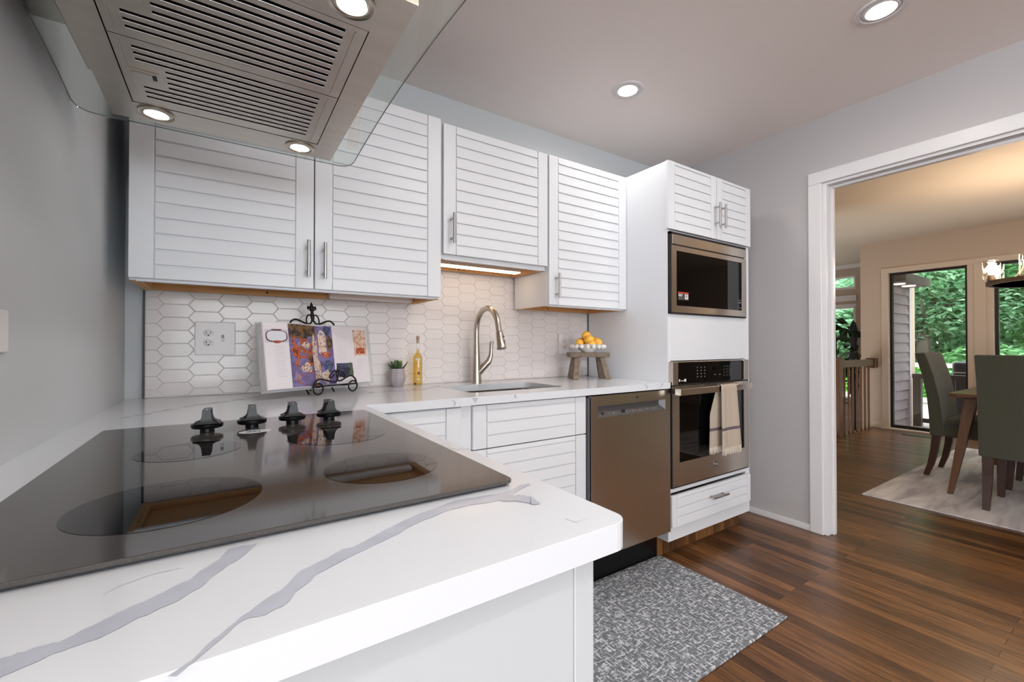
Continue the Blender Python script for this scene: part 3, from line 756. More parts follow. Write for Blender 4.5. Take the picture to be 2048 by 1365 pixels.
q.tube([b0, b0+dv*.02, b0+dv*.055, b0+dv*.062], [.017, .0185, .0175, .0172], 18); q.build('valve_body', NICKEL, t, smooth=True)
q = MB(); s0 = b0+dv*.0635
q.tube([s0, s0+dv*.012, s0+dv*.024, s0+Vector((.022, -.012, .046)), s0+Vector((.0225, -.012, .07)), s0+Vector((.024, -.013, .098)), s0+Vector((.026, -.014, .112)), s0+Vector((.0265, -.014, .118))],
       [.0172, .017, .0155, .0115, .0095, .0098, .0105, .006], 16)
q.build('lever', NICKEL, t, smooth=True)

# ------------------------------------------------------------------ dishwasher
t = thing('dishwasher', 'stainless dishwasher with recessed pocket handle under the counter', 'dishwasher', (1.605, 1.7, 0))
yd = 1.402
q = MB()
Xa, Xb, Za, Zb = 1.334, 1.8785, .163, .878
px0, px1, pz0, pz1 = 1.377, 1.842, .781, .832
q.box(Xa, Xb, yd, yd+.02, Za, pz0); q.box(Xa, Xb, yd, yd+.02, pz1, Zb); q.box(Xa, px0, yd, yd+.02, pz0, pz1); q.box(px1, Xb, yd, yd+.02, pz0, pz1)
q.build('door', STEEL, t)
q = MB(); q.box(Xa-.003, Xb, yd+.0205, 1.98, .166, .872); q.box(1.326, Xa-.0035, yd+.004, yd+.06, .166, .872); q.build('tub', mat('tub_grey', (92, 96, 102), .5), t)
q = MB()   # pocket: sloping control sill, back and two slanted cheeks
q.poly([(px0, yd+.001, pz0), (px1, yd+.001, pz0), (px1-.028, yd+.0195, pz0+.026), (px0+.006, yd+.0195, pz0+.026)])
q.poly([(px0+.006, yd+.0195, pz0+.026), (px1-.028, yd+.0195, pz0+.026), (px1-.028, yd+.0195, pz1), (px0+.006, yd+.0195, pz1)])
q.poly([(px0, yd+.001, pz0), (px0+.006, yd+.0195, pz0+.026), (px0+.006, yd+.0195, pz1), (px0, yd+.001, pz1)])
q.poly([(px1, yd+.001, pz0), (px1-.028, yd+.0195, pz0+.026), (px1-.028, yd+.0195, pz1), (px1, yd+.001, pz1)])
pk = q.build('pocket', mat('pocket_grey', (104, 102, 104), .35, metal=.6), t, recalc=False)
q = MB()
def sill(u, s_): return Vector((px0+.003+(px1-px0-.03)*u, yd+.001+.0185*s_-.0006, pz0+.026*s_+.0006))
def mark(u0, u1, s0, s1, mi): q.poly([sill(u0, s0), sill(u1, s0), sill(u1, s1), sill(u0, s1)], mi)
CM = [DARKHOLE, GREYP, mat('blue_led', (60, 60, 120), .5)]
mark(.06, .10, .35, .75, 0); q.build('power_button', CM, pk, recalc=False); q = MB(); mark(.36, .43, .3, .8, 0); q.build('display', CM, pk, recalc=False); q = MB()
mark(.16, 1.0, .30, .31, 1)
for k in range(13): mark(.17+.055*k+(.08 if k > 2 else 0), .18+.055*k+(.08 if k > 2 else 0)+.02*(k % 2), .35, .6, 1)
q.build('controls', CM, pk, recalc=False)
q = MB(); q.lathe([(.0075, 0), (.0075, .001)], (1.631, yd, .857), 16, 0, M=Matrix.Rotation(PI/2, 3, 'X') @ Matrix.Diagonal((1, .5, 1))); q.build('badge', DARKHOLE, t)
q = MB(); q.box(1.326, 1.879, 1.489, 1.5, .003, .165); q.build('toe_panel', BLACKP, t)

# ------------------------------------------------------------------ tall oven cabinet
t = thing('oven_cabinet', 'tall white cabinet housing the microwave and wall oven', 'cabinet', (2.27, 1.7, 0))
TX0, TX1, TY, TZ = 1.885, 2.655, 1.42, 2.05
q = MB()
q.box(TX0, TX0+.018, TY, 1.999, .10, TZ); q.box(TX1-.018, TX1, TY, 1.999, .10, TZ); q.box(TX0+.018, TX1-.018, TY, 1.999, TZ-.018, TZ); q.box(TX0+.018, TX1-.018, 1.985, 1.999, .1, TZ-.018)
q.box(TX0+.018, TX1-.018, TY+.02, 1.985, 1.235, 1.25); q.box(TX0+.018, TX1-.018, TY+.02, 1.985, 1.70, 1.715); q.box(TX0+.018, TX1-.018, TY+.02, 1.985, .355, .37)
# face frame: stiles, rails and the blank between microwave and oven
q.box(TX0+.018, 1.906, TY, TY+.02, .10, TZ-.018); q.box(2.611, TX1-.018, TY, TY+.02, .10, TZ-.018)
q.box(1.906, 2.611, TY, TY+.02, 1.022, 1.266); q.box(1.906, 2.611, TY, TY+.02, 1.69, 1.735); q.box(1.906, 2.611, TY, TY+.02, .345, .372); q.box(1.906, 2.611, TY, TY+.02, .10, .19)
q.box(TX0+.001, TX1, 1.50, 1.985, .001, .10)
q.build('carcass', CAB, t, bevel=.0012, seg=1)
q = MB(); q.box(TX0, TX1, 1.488, 1.4995, .001, .115); q.build('toe_kick', FLOOR, t)
yd2 = 1.399
d = door(1.866, 2.288, 1.695, 2.043, yd2, t, stile=.052, first=.042); bar_handle(d, (2.268, 1.757), (2.268, 1.889), yd2)
d = door(2.294, 2.640, 1.695, 2.043, yd2, t, stile=.05, first=.042); bar_handle(d, (2.322, 1.757), (2.322, 1.889), yd2)
d = door(1.889, 2.628, .175, .335, yd2, t, name='drawer', stile=.035, first=.046); bar_handle(d, (2.20, .276), (2.345, .276), yd2, out=.03)

# microwave
t = thing('microwave', 'built-in stainless microwave with dark glass door in the tall cabinet', 'microwave', (2.24, 1.7, 1.26))
ym = 1.402
q = MB(); q.box(1.908, 2.609, 1.43, 1.84, 1.27, 1.685); q.build('case', BLACKP, t)
q = MB(); q.box(1.9, 2.597, ym, ym+.028, 1.622, 1.672); q.build('vent_strip', STEEL, t, bevel=.002)
q = MB(); q.box(1.886, 1.9, ym+.004, ym+.018, 1.268, 1.685); q.box(1.886, 2.6, ym+.004, ym+.018, 1.672, 1.685); q.box(1.886, 2.6, ym+.004, ym+.018, 1.264, 1.272); q.box(1.9, 2.597, ym+.012, ym+.018, 1.614, 1.622); q.build('gap_trim', DARKHOLE, t)
q = MB(); Xm0, Xm1, Zm0, Zm1 = 1.894, 2.597, 1.272, 1.616; gx0, gx1, gz0, gz1 = 1.934, 2.553, 1.307, 1.590
q.box(Xm0, gx0, ym, ym+.024, Zm0, Zm1); q.box(gx1, Xm1, ym, ym+.024, Zm0, Zm1); q.box(gx0, gx1, ym, ym+.024, Zm0, gz0); q.box(gx0, gx1, ym, ym+.024, gz1, Zm1)
d = q.build('door', STEEL, t)
q = MB(); q.box(gx0, gx1, ym+.002, ym+.018, gz0, gz1); q.build('window', BLACKG, d)
q = MB(); q.box(1.947, 2.035, ym+.0012, ym+.0019, 1.337, 1.379, 2); q.box(1.947, 2.035, ym+.0008, ym+.0019, 1.372, 1.379, 0)
for k in range(2): q.box(1.95, 1.985-.004*k, ym+.0008, ym+.0019, 1.364-.007*k, 1.368-.007*k, 1)
for k in range(3): q.box(1.95, 1.992-.003*k, ym+.0009, ym+.0019, 1.350-.004*k, 1.3515-.004*k, 3)
q.box(2.003, 2.031, ym+.0008, ym+.0019, 1.343, 1.369, 1); q.box(2.011, 2.022, ym+.0006, ym+.0018, 1.35, 1.366, 3)
q.build('sticker', [mat('red_ink', (206, 66, 44), .5), WHITEP, mat('sticker_black', (38, 36, 36), .4), GREYP], d, label='small red and white label')
q = MB()
for (z_, w_) in ((1.365, .03), (1.349, .036), (1.333, .008), (1.320, .03)):
    k = 2.507
    while k < 2.507+w_: q.box(k, k+.005, ym+.001, ym+.0019, z_, z_+(.007 if z_ == 1.349 else .004)); k += .0075
q.build('touch_controls', GREYP, d)

# wall oven
t = thing('built_in_oven', 'built-in stainless wall oven with black glass below the microwave', 'oven', (2.25, 1.7, .37))
yo = 1.395
q = MB(); q.box(1.908, 2.609, 1.43, 1.95, .376, 1.012); q.build('case', BLACKP, t)
q = MB(); q.box(1.889, 1.936, yo, yo+.03, .899, 1.018); q.box(2.552, 2.606, yo, yo+.03, .899, 1.018); q.box(1.936, 2.552, yo+.004, yo+.03, 1.012, 1.018); q.box(1.936, 2.552, yo+.006, yo+.03, .899, .903)
cp = q.build('control_panel', STEEL, t, bevel=.002)
q = MB(); q.box(1.936, 2.552, yo+.001, yo+.028, .9035, 1.0118); g_ = q.build('panel_glass', BLACKG, cp)
q = MB()
def dots(x0, z0, nx, nz, dx, dz, w, h, mi=0):
    for i in range(nx):
        for j in range(nz): q.box(x0+i*dx, x0+i*dx+w, yo, yo+.0009, z0+j*dz, z0+j*dz+h, mi)
DM = [mat('dim_legend', (110, 112, 114), .5), mat('display_black', (4, 4, 5), .1), WHITEP]
dots(2.095, .932, 3, 4, .032, .0165, .008, .006); q.box(2.09, 2.172, yo+.0005, yo+.00095, .929, .993, 1); q.build('touch_keys', DM, cp); q = MB(); dots(2.255, .938, 2, 1, .045, .01, .012, .005); q.box(2.25, 2.317, yo+.0005, yo+.00095, .935, .946, 1); q.build('touch_keys', DM, cp); q = MB(); dots(2.345, .932, 3, 4, .028, .0165, .005, .005); q.box(2.34, 2.411, yo+.0005, yo+.00095, .929, .992, 1); q.build('touch_keys', DM, cp); q = MB()
q.box(2.225, 2.33, yo, yo+.0009, .957, .987, 1); dots(2.235, .973, 4, 1, .008, .01, .005, .008, 0)
q.build('display', DM, cp); q = MB()
q.box(1.942, 1.950, yo, yo+.0009, .915, .928, 2); q.box(1.985, 2.0, yo, yo+.0009, .914, .928, 2)
for k in range(4): q.box(1.958+k*.006, 1.962+k*.006, yo, yo+.0009, .917, .921, 2)
q.build('printed_icons', DM, cp)
q = MB(); dx0, dx1, dz0, dz1 = 1.889, 2.606, .383, .892; wx0, wx1, wz0, wz1 = 1.944, 2.556, .502, .868
q.box(dx0, wx0, yo, yo+.034, dz0, dz1); q.box(wx1, dx1, yo, yo+.034, dz0, dz1); q.box(wx0, wx1, yo, yo+.034, dz0, wz0); q.box(wx0, wx1, yo, yo+.034, wz1, dz1)
d = q.build('door', STEEL, t)
q = MB(); q.box(wx0, wx1, yo+.002, yo+.03, wz0, wz1); q.build('window', BLACKG, d)
q = MB(); hx0, hx1 = 1.877, 2.545
q.box(hx0+.002, hx1, 1.341, 1.353, .852, .886, 0)
q.box(hx0, hx0+.012, 1.345, 1.372, .852, .886, 0); q.box(hx0+.001, hx0+.014, 1.372, yo, .858, .88, 1); q.box(hx1-.03, hx1, 1.353, yo, .856, .882, 0)
q.build('handle', [STEEL, DARKHOLE], d, bevel=.002)
q = MB(); lc = Vector((2.262, yo-.0006, .449))
def at(u, w): return lc+Vector((u, 0, w))
q.tube([at(.0155*math.cos(a*PI/16), .0155*math.sin(a*PI/16)) for a in range(33)], .0011, 6, cap=False)
q.lathe([(.0146, 0), (.0146, .0006)], lc+Vector((0, .0006, 0)), 28, 1, M=Matrix.Rotation(PI/2, 3, 'X'))
q.tube([at(-.007, .004), at(-.003, .008), at(0, .004), at(-.003, -.003), at(-.007, -.006), at(-.009, -.002), at(-.005, .0)], .0008, 6)
q.tube([at(.001, -.006), at(.004, .006), at(.008, .008), at(.008, .003), at(.003, .001), at(.008, -.001), at(.007, -.007), at(.001, -.006)], .0008, 6)
q.build('emblem', [STEELH, mat('emblem_grey', (92, 88, 90), .35, metal=.6)], d, smooth=True, label='round emblem with curled letters')
q = MB(); q.box(1.887, 2.607, yo+.004, yo+.03, .375, .382); q.box(1.886, 1.8895, yo+.004, yo+.03, .375, .892); q.box(1.889, 2.606, yo+.004, yo+.03, .892, .899); q.build('gasket', DARKHOLE, t)

# towel over the oven handle
def towel_mat():
    m = mat('beige_linen', (190, 176, 160), .95, noise=.08, nscale=240, bump=.3, bscale=500, spec=.1); t = m.node_tree; b = t.nodes['Principled BSDF']
    tc = nd(t, 'ShaderNodeTexCoord'); s = nd(t, 'ShaderNodeSeparateXYZ'); t.links.new(tc.outputs['Object'], s.inputs[0])
    a = nd(t, 'ShaderNodeMath', operation='GREATER_THAN'); a.inputs[1].default_value = .127
    c = nd(t, 'ShaderNodeMath', operation='LESS_THAN'); c.inputs[1].default_value = .143
    k = nd(t, 'ShaderNodeMath', operation='MULTIPLY')
    t.links.new(s.outputs['Z'], a.inputs[0]); t.links.new(s.outputs['Z'], c.inputs[0]); t.links.new(a.outputs[0], k.inputs[0]); t.links.new(c.outputs[0], k.inputs[1])
    old = b.inputs['Base Color'].links[0].from_socket
    mx = nd(t, 'ShaderNodeMix', data_type='RGBA'); t.links.new(k.outputs[0], mx.inputs[0]); t.links.new(old, mx.inputs[6]); mx.inputs[7].default_value = lin((108, 98, 104))
    t.links.new(mx.outputs[2], b.inputs['Base Color']); return m
TOW = towel_mat()
t = thing('hand_towel', 'beige linen towel with grey stripe and fringe hanging on the oven handle', 'towel', (2.3, 1.345, .515))
q = MB()
def towel(u, v):
    # v runs from the front hem up over the bar and down behind it
    w = .148
    z_front = .545; L1 = .3425; L2 = .02
    s_ = v*(L1+L2+.335)
    ripple = .0035*math.sin(u*9+.6)+.002*math.sin(u*17)
    if s_ < L1:
        z = z_front+s_; f = 1-s_/L1; y = 1.3365-ripple*(.3+.7*f)-.004*f; x = 2.214+.006*(1-f)+u*(w+.045*f)+.004*f
    elif s_ < L1+L2:
        a = (s_-L1)/L2; z = z_front+L1+.0045*math.sin(a*PI); y = 1.3365+.020*a; x = 2.22+u*w
    else:
        k = (s_-L1-L2)/.335; z = z_front+L1-k*.335; y = 1.3575+.006*k+ripple*k*.4; x = 2.22-.062*min(1, k*2.2)+u*w*(1-.1*k)
    return (x, y, z)
q.grid(towel, 24, 60, thick=lambda u, v: Vector((0, -.0022 if v < .5 else .0022, 0)))
tw_ = q.build('cloth', TOW, t, smooth=True, ang=60)
q = MB()
for k in range(34):
    u = (k+.5)/34; p = Vector(towel(u, 0)); e = p+Vector((random.uniform(-.004, .004), random.uniform(-.002, .002), -.030-random.uniform(0, .008)))
    q.tube([p+Vector((0, -.001, .002)), (p+e)/2+Vector((random.uniform(-.002, .002), 0, 0)), e], [.0022, .0020, .0012], 5)
q.build('fringe', mat('pale_fringe', (218, 208, 194), .95), t, smooth=True); q = MB()
for k in range(26):
    u = (k+.5)/26; p = Vector(towel(u, 1)); e = p+Vector((random.uniform(-.004, .004), 0, -.032-random.uniform(0, .006)))
    q.tube([p+Vector((0, .001, .002)), e], [.0022, .0012], 5)
q.build('fringe', mat('pale_fringe', (218, 208, 194), .95), t, smooth=True)

# ------------------------------------------------------------------ cookbook on its iron easel
A_ = math.radians(25.6); TL = math.radians(9)
EO = Vector((.347, 1.80, ZT+.001)); EU = Vector((math.cos(A_), math.sin(A_), 0)); EN = Vector((math.sin(A_), -math.cos(A_), 0)); EZ = Vector((0, 0, 1))
BW = EZ*math.cos(TL)-EN*math.sin(TL); BN = EN*math.cos(TL)+EZ*math.sin(TL)
def ep(u, z, d=0.0): return EO+EU*u+EZ*z+EN*d                      # upright easel plane
DB, US = -.034, .004
def bp_(u, w, d=0.0): return EO+EU*(u+US)+EN*DB+BW*(w-.005)+BN*d           # leaning book plane
PAPER = mat('book_paper', (226, 220, 224), .6); PAPERE = mat('page_edges', (206, 198, 198), .8, noise=.25, nscale=3, stretch=(180, 180, 2))
INK = mat('faded_print', (200, 196, 203), .6)
def spots_mat(name, cols, scale, dist=.35):
    m = bpy.data.materials.new(name); m.use_nodes = True; t = m.node_tree; b = t.nodes['Principled BSDF']
    tc = nd(t, 'ShaderNodeTexCoord'); n = nd(t, 'ShaderNodeTexNoise', Scale=scale, Detail=3.0, Distortion=dist); t.links.new(tc.outputs['Object'], n.inputs['Vector'])
    cr = nd(t, 'ShaderNodeValToRGB'); e = cr.color_ramp.elements; k = len(cols)
    e[0].position = .3; e[0].color = lin(cols[0]); e[1].position = .7; e[1].color = lin(cols[-1])
    for i, c in enumerate(cols[1:-1]): e.new(.3+.4*(i+1)/(k-1)).color = lin(c)
    t.links.new(n.outputs['Fac'], cr.inputs['Fac']); t.links.new(cr.outputs['Color'], b.inputs['Base Color']); b.inputs['Roughness'].default_value = .3
    return m
PH = [spots_mat('photo_table', [(74, 58, 96), (104, 92, 140), (122, 110, 156), (96, 84, 128), (150, 130, 160)], 16),
      spots_mat('photo_food', [(70, 24, 20), (150, 60, 34), (196, 96, 50), (120, 44, 40), (214, 140, 90)], 60),
      spots_mat('photo_dark', [(24, 18, 22), (50, 36, 34), (120, 90, 50), (30, 24, 30)], 45),
      spots_mat('photo_glass', [(96, 84, 128), (170, 150, 150), (226, 206, 190), (180, 140, 100), (120, 100, 130)], 70),
      spots_mat('photo_blue', [(40, 46, 74), (70, 80, 120), (30, 34, 52), (104, 116, 150), (50, 74, 60)], 90),
      spots_mat('photo_pale', [(206, 180, 166), (226, 206, 196), (196, 140, 104), (216, 190, 176)], 70)]
def page(u):
    """height of the open pages above the cover plane"""
    if u < -.035:
        k = (-.035-u)/.22
        return .014+.033*math.sin(min(1, k*1.6)*PI/2)-.004*k
    k = (u+.035)/.237
    return .014+.016*math.sin(min(1, k*2.6)*PI/2)*(1-.55*k)
t = thing('cookbook', 'open cookbook with purple and orange food photograph propped on the iron easel', 'book', tuple(bp_(-.02, .03)))
q = MB()
def left_leaf(u, v): uu = -.256+.221*u; return bp_(uu, .034+.236*v, page(uu))
q.grid(left_leaf, 16, 2, thick=lambda u, v: -BN*(page(-.256+.221*u)-.004))
q.build('left_pages', PAPER, t, smooth=True)
q = MB()
for k in range(12):
    d0 = .006+.0032*k; w_ = .0010
    q.hexa([bp_(-.2562-.0016*(k % 3), .033, d0), bp_(-.2562-.0016*(k % 3), .033, d0+w_), bp_(-.250, .033, d0+w_), bp_(-.250, .033, d0)],
           [bp_(-.2562-.0016*(k % 3), .271, d0), bp_(-.2562-.0016*(k % 3), .271, d0+w_), bp_(-.250, .271, d0+w_), bp_(-.250, .271, d0)])
q.build('page_edges', PAPERE, t)
q = MB()
def right_leaf(u, v): uu = -.035+.236*u; return bp_(uu, .034+.236*v, page(uu))
q.grid(right_leaf, 16, 2, thick=lambda u, v: -BN*(page(-.035+.236*u)-.004))
q.build('right_pages', PAPER, t, smooth=True)
q = MB(); q.hexa([bp_(-.258, .026, 0), bp_(.232, .026, 0), bp_(.232, .026, .004), bp_(-.258, .026, .004)], [bp_(-.258, .277, 0), bp_(.232, .277, 0), bp_(.232, .277, .004), bp_(-.258, .277, .004)])
q.build('cover', mat('pale_book_cover', (196, 198, 202), .4), t)
def patch(mb, u0, u1, w0, w1, mi, lift=.0006, n=8, wav=0.0):
    def f(a, b):
        uu = u0+(u1-u0)*a; return bp_(uu, w0+(w1-w0)*b+wav*math.sin(a*9), page(uu)+lift)
    mb.grid(f, n, 2, mi)
def blob(mb, cu, cw, ru, rw, mi, lift, seg=18, wob=.12):
    pts = []
    for k in range(seg):
        a = 2*PI*k/seg; s_ = 1+wob*math.sin(3*a+cu*90)+wob*.6*math.sin(5*a+cw*120); uu = cu+ru*s_*math.cos(a)
        pts.append(bp_(uu, cw+rw*s_*math.sin(a), page(uu)+lift))
    mb.poly(pts, mi)
q = MB()
patch(q, -.168, .026, .036, .268, 0, .0005, 14)
patch(q, -.166, -.085, .215, .267, 2, .0009); patch(q, -.085, -.042, .225, .267, 2, .0009)
for (a, b, c, d, mi, L) in ((-.125, .20, .036, .02, 1, .0012), (-.085, .175, .03, .022, 1, .0012), (-.14, .165, .02, .02, 1, .0012), (-.11, .128, .042, .022, 1, .0013), (-.07, .14, .02, .014, 2, .0014),
                           (-.085, .062, .06, .026, 1, .0013), (-.052, .16, .015, .07, 3, .0016), (-.046, .10, .016, .06, 3, .0016), (-.10, .105, .026, .018, 3, .0017), (-.095, .19, .022, .012, 3, .0018),
                           (-.020, .20, .02, .05, 3, .0012), (-.006, .155, .018, .012, 1, .0013), (.004, .25, .014, .02, 4, .0012), (.012, .20, .012, .03, 2, .0013), (0, .11, .02, .024, 4, .0012), (-.012, .068, .016, .026, 3, .0013)):
    blob(q, a, c if False else b, c, d, mi, L)
q.build('photograph', PH, t, recalc=False, label='purple and orange food photograph')
q = MB(); patch(q, -.252, -.17, .198, .245, 4, .0006); q.build('picture', [PAPER, PAPER, PAPER, PAPER, mat('plate_picture_back', (196, 198, 206), .5)], t, recalc=False)
q = MB()
def oval(cu, cw, ru, rw, mi, L, sq=.5):
    pts = []
    for k in range(28):
        a = 2*PI*k/28; c, s_ = math.cos(a), math.sin(a); uu = cu+ru*math.copysign(abs(c)**sq, c); pts.append(bp_(uu, cw+rw*math.copysign(abs(s_)**.8, s_), page(uu)+L))
    q.poly(pts, mi)
oval(-.211, .221, .039, .021, 0, .0009); oval(-.211, .222, .035, .018, 1, .0012); blob(q, -.211, .2435, .02, .003, 0, .0014); blob(q, -.211, .201, .016, .005, 2, .0014)
q.build('plate_picture', [mat('plate_rim_maroon', (96, 44, 54), .5), mat('plate_white', (214, 216, 226), .5), PH[1]], t, recalc=False)
q = MB(); patch(q, .128, .195, .148, .256, 0, .0006); patch(q, .138, .182, .155, .18, 1, .0009); q.build('picture', [PH[5], PH[1]], t, recalc=False)
q = MB(); patch(q, .034, .112, .062, .118, 0, .0006); blob(q, .068, .085, .03, .018, 1, .0009); blob(q, .103, .09, .01, .028, 2, .0009); q.build('picture', [PH[4], mat('berry_navy', (34, 38, 64), .4), mat('herb_green', (70, 92, 60), .5)], t, recalc=False)
q = MB()
for k in range(16): patch(q, -.224+.006*(k % 2), -.182-.004*(k % 3), .184-.0072*k, .1855-.0072*k, 0, .0006, 3)
q.build('text_column', INK, t, recalc=False); q = MB()
for k in range(15): patch(q, .036+.005*(k % 3), .092-.006*(k % 2), .242-.0078*k, .2434-.0078*k, 0, .0006, 3)
q.build('text_column', INK, t, recalc=False); q = MB()
for k in range(5): patch(q, .14, .18-.005*k, .128-.009*k, .1294-.009*k, 0, .0006, 3)
q.build('text_column', INK, t, recalc=False)

t = thing('book_easel', 'black wrought iron easel with fleur-de-lis finial holding the open book', 'easel', tuple(EO))
q = MB(); r0 = .0032
for s_, cu in ((-1, -.070), (1, .086)):
    q.tube([ep(cu+.0205*math.cos(a*PI/14), .0245+.0205*math.sin(a*PI/14), .014) for a in range(29)], r0, 8, cap=False)
q.tube([ep(-.088, .033, .010), ep(.104, .033, .010)], r0, 8)
for cu in (-.06, .07): q.tube([ep(cu, .031, .01), ep(cu, .026, -.045)], r0, 8)
q.build('ledge', BLACKM, t, smooth=True)
q = MB()
def curl(pts, r=r0, d=.012): q.tube(smooth_path([ep(u, z, d) for u, z in pts]) if len(pts) < 10 else [ep(u, z, d) for u, z in pts], r, 8)
curl([(-.088, .036), (-.08, .052), (-.062, .060), (-.035, .055), (-.008, .046), (.008, .046), (.014, .056)])
curl([(.105, .036), (.098, .053), (.08, .066), (.058, .062), (.034, .050), (.020, .049), (.014, .056)])
for s_ in (-1, 1):
    curl([(.014+s_*.0, .050)]+[(.014+s_*(.022+.0165*math.cos(PI-a*.36)*(1-.028*a)), .074+.0165*math.sin(PI-a*.36-PI*.25)*(1-.028*a)) for a in range(0, 17)], .0028)
q.hexa([ep(.0105, .08, .010), ep(.0175, .08, .010), ep(.0175, .08, .014), ep(.0105, .08, .014)], [ep(.0136, .108, .011), ep(.0144, .108, .011), ep(.0144, .108, .013), ep(.0136, .108, .013)])
q.build('front_scroll', BLACKM, t, smooth=True)
q = MB(); TD = -.078
def bk(u, z): return ep(u+.020, z-.004, -.052-.16*z*.9)
cu = -.040
q.tube([bk(cu-.055, .03), bk(cu-.055, .15), bk(cu-.06, .255)], r0, 8); q.tube([bk(cu+.055, .03), bk(cu+.055, .15), bk(cu+.06, .255)], r0, 8)
q.tube([bk(cu-.055, .03), bk(cu+.055, .03)], r0, 8); q.tube([ep(0, .002, -.135), bk(cu, .24)], r0, 8)
for cc in (-.055, .055): q.tube([bk(cu+cc, .03), ep(cu+cc+.020, .003, -.035)], r0, 8)
q.build('back_frame', BLACKM, t, smooth=True)
q = MB()
for s_ in (-1, 1):
    P = [(cu+s_*.10, .262), (cu+s_*.092, .282), (cu+s_*.076, .291), (cu+s_*.055, .287), (cu+s_*.03, .277), (cu+s_*.012, .278), (cu+s_*.003, .292), (cu, .31)]
    q.tube(smooth_path([bk(u, z) for u, z in P]), .0034, 8)
    q.tube([bk(cu+s_*(.004+.019*(1-math.cos(a*.3))*.62), .300+.018*math.sin(a*.3)-.0012*a) for a in range(0, 16)], .0029, 8)
q.build('top_scroll', BLACKM, t, smooth=True)
q = MB()
q.tube([bk(cu, .285), bk(cu, .30), bk(cu, .32), bk(cu, .335)], [.004, .0075, .006, .005], 10)
q.tube([bk(cu, .332), bk(cu, .342), bk(cu, .352), bk(cu, .364)], [.004, .0075, .0055, .0008], 10)
for s_ in (-1, 1): q.tube([bk(cu+s_*.002, .330), bk(cu+s_*.008, .342), bk(cu+s_*.0155, .344), bk(cu+s_*.017, .337), bk(cu+s_*.014, .333)], [.0045, .0048, .0045, .0038, .003], 8)
q.tube([bk(cu-.010, .331), bk(cu+.010, .331)], .0034, 8)
q.build('finial', BLACKM, t, smooth=True, label='fleur-de-lis finial')

# ------------------------------------------------------------------ succulent, bottle
t = thing('potted_succulent', 'small green succulent in a rounded grey faceted pot', 'plant', (.655, 1.95, ZT))
q = MB(); q.lathe([(.025, .0005), (.036, .022), (.0405, .040), (.037, .064), (.0335, .083), (.031, .083), (.031, .074), (0, .074)], (.655, 1.95, ZT), 10)
q.build('pot', mat('matte_grey_pot', (164, 156, 160), .7, noise=.05, nscale=40), t, smooth=True, ang=12)
q = MB(); q.lathe([(.0305, .0745), (0, .078)], (.655, 1.95, ZT), 12); q.build('soil', mat('soil', (58, 46, 38), .9), t)
LEAF1 = mat('succulent_green', (58, 84, 46), .4, noise=.25, nscale=60); LEAF2 = mat('succulent_margin', (176, 182, 96), .45)
for k in range(17):
    ring_ = 0 if k < 7 else (1 if k < 13 else 2); a = k*2.4+ring_*.3; sp = (.88, .52, .2)[ring_]; L = (.052, .050, .045)[ring_]*random.uniform(.9, 1.08)
    d = Vector((math.cos(a)*math.sin(sp), math.sin(a)*math.sin(sp), math.cos(sp))); side = d.cross(Vector((0, 0, 1))).normalized(); up = side.cross(d).normalized()
    c0 = Vector((.655, 1.95, ZT+.075))+Vector((math.cos(a), math.sin(a), 0))*.012*(2-ring_)*.6
    q = MB(); w = .0085
    secs = [(0, .8, .5), (.35, 1.15, .6), (.7, .85, .45), (.92, .35, .25), (1.0, .03, .05)]
    rows = []
    for (s_, ww, hh) in secs:
        c = c0+d*L*s_+up*L*.16*s_*s_
        rows.append([q.bm.verts.new(c+side*w*ww), q.bm.verts.new(c+up*w*hh*.5), q.bm.verts.new(c-side*w*ww), q.bm.verts.new(c-up*w*hh)])
    for r1, r2 in zip(rows, rows[1:]):
        for j in range(4):
            f = q.bm.faces.new((r1[j], r1[(j+1) % 4], r2[(j+1) % 4], r2[j])); f.material_index = 1 if (j == 0 and k % 2 == 0) else 0
    q.bm.faces.new(rows[0][::-1]); q.bm.faces.new(rows[-1])
    q.build('leaf', [LEAF1, LEAF2], t, smooth=True, ang=50)

t = thing('oil_bottle', 'slim clear bottle of golden oil with a cork stopper', 'bottle', (.752, 1.945, ZT))
c = (.752, 1.945, ZT)
q = MB(); q.lathe([(.0195, .0008), (.0212, .004), (.0212, .132), (.0185, .142), (.0085, .153), (.0068, .160), (.0066, .205), (.0082, .207), (.0082, .213), (.006, .213)], c, 28)
q.build('glass', CLEARG, t, smooth=True)
oil = glass_mat('golden_oil', (.96, .80, .42), .02)
q = MB(); q.lathe([(.0185, .004), (.0200, .006), (.0200, .131), (.0175, .140), (.0075, .151), (.0058, .160), (.0056, .170), (0, .170)], c, 28)
q.build('oil', oil, t, smooth=True)
q = MB(); q.lathe([(.0054, .198), (.0058, .213), (.0078, .214), (.0074, .232), (0, .233)], c, 16); q.build('cork', mat('cork', (176, 150, 128), .9, noise=.2, nscale=120), t, smooth=True)
PRM = [mat('pale_print', (214, 214, 196), .5), mat('brown_print', (92, 58, 34), .5)]
for (z0, z1, a0, a1, mi) in ((.118, .128, -.5, .5, 1), (.053, .066, -.05, .45, 2), (.028, .034, -.3, .4, 1), (.006, .014, -.9, -.3, 2)):
    q = MB(); R_ = .02135
    for k in range(8):
        b0 = a0+(a1-a0)*k/8-1.95; b1 = a0+(a1-a0)*(k+1)/8-1.95
        q.poly([(c[0]+R_*math.cos(b0), c[1]+R_*math.sin(b0), c[2]+z0), (c[0]+R_*math.cos(b1), c[1]+R_*math.sin(b1), c[2]+z0), (c[0]+R_*math.cos(b1), c[1]+R_*math.sin(b1), c[2]+z1), (c[0]+R_*math.cos(b0), c[1]+R_*math.sin(b0), c[2]+z1)], mi-1)
    q.build('printed_label', PRM, t, recalc=False)

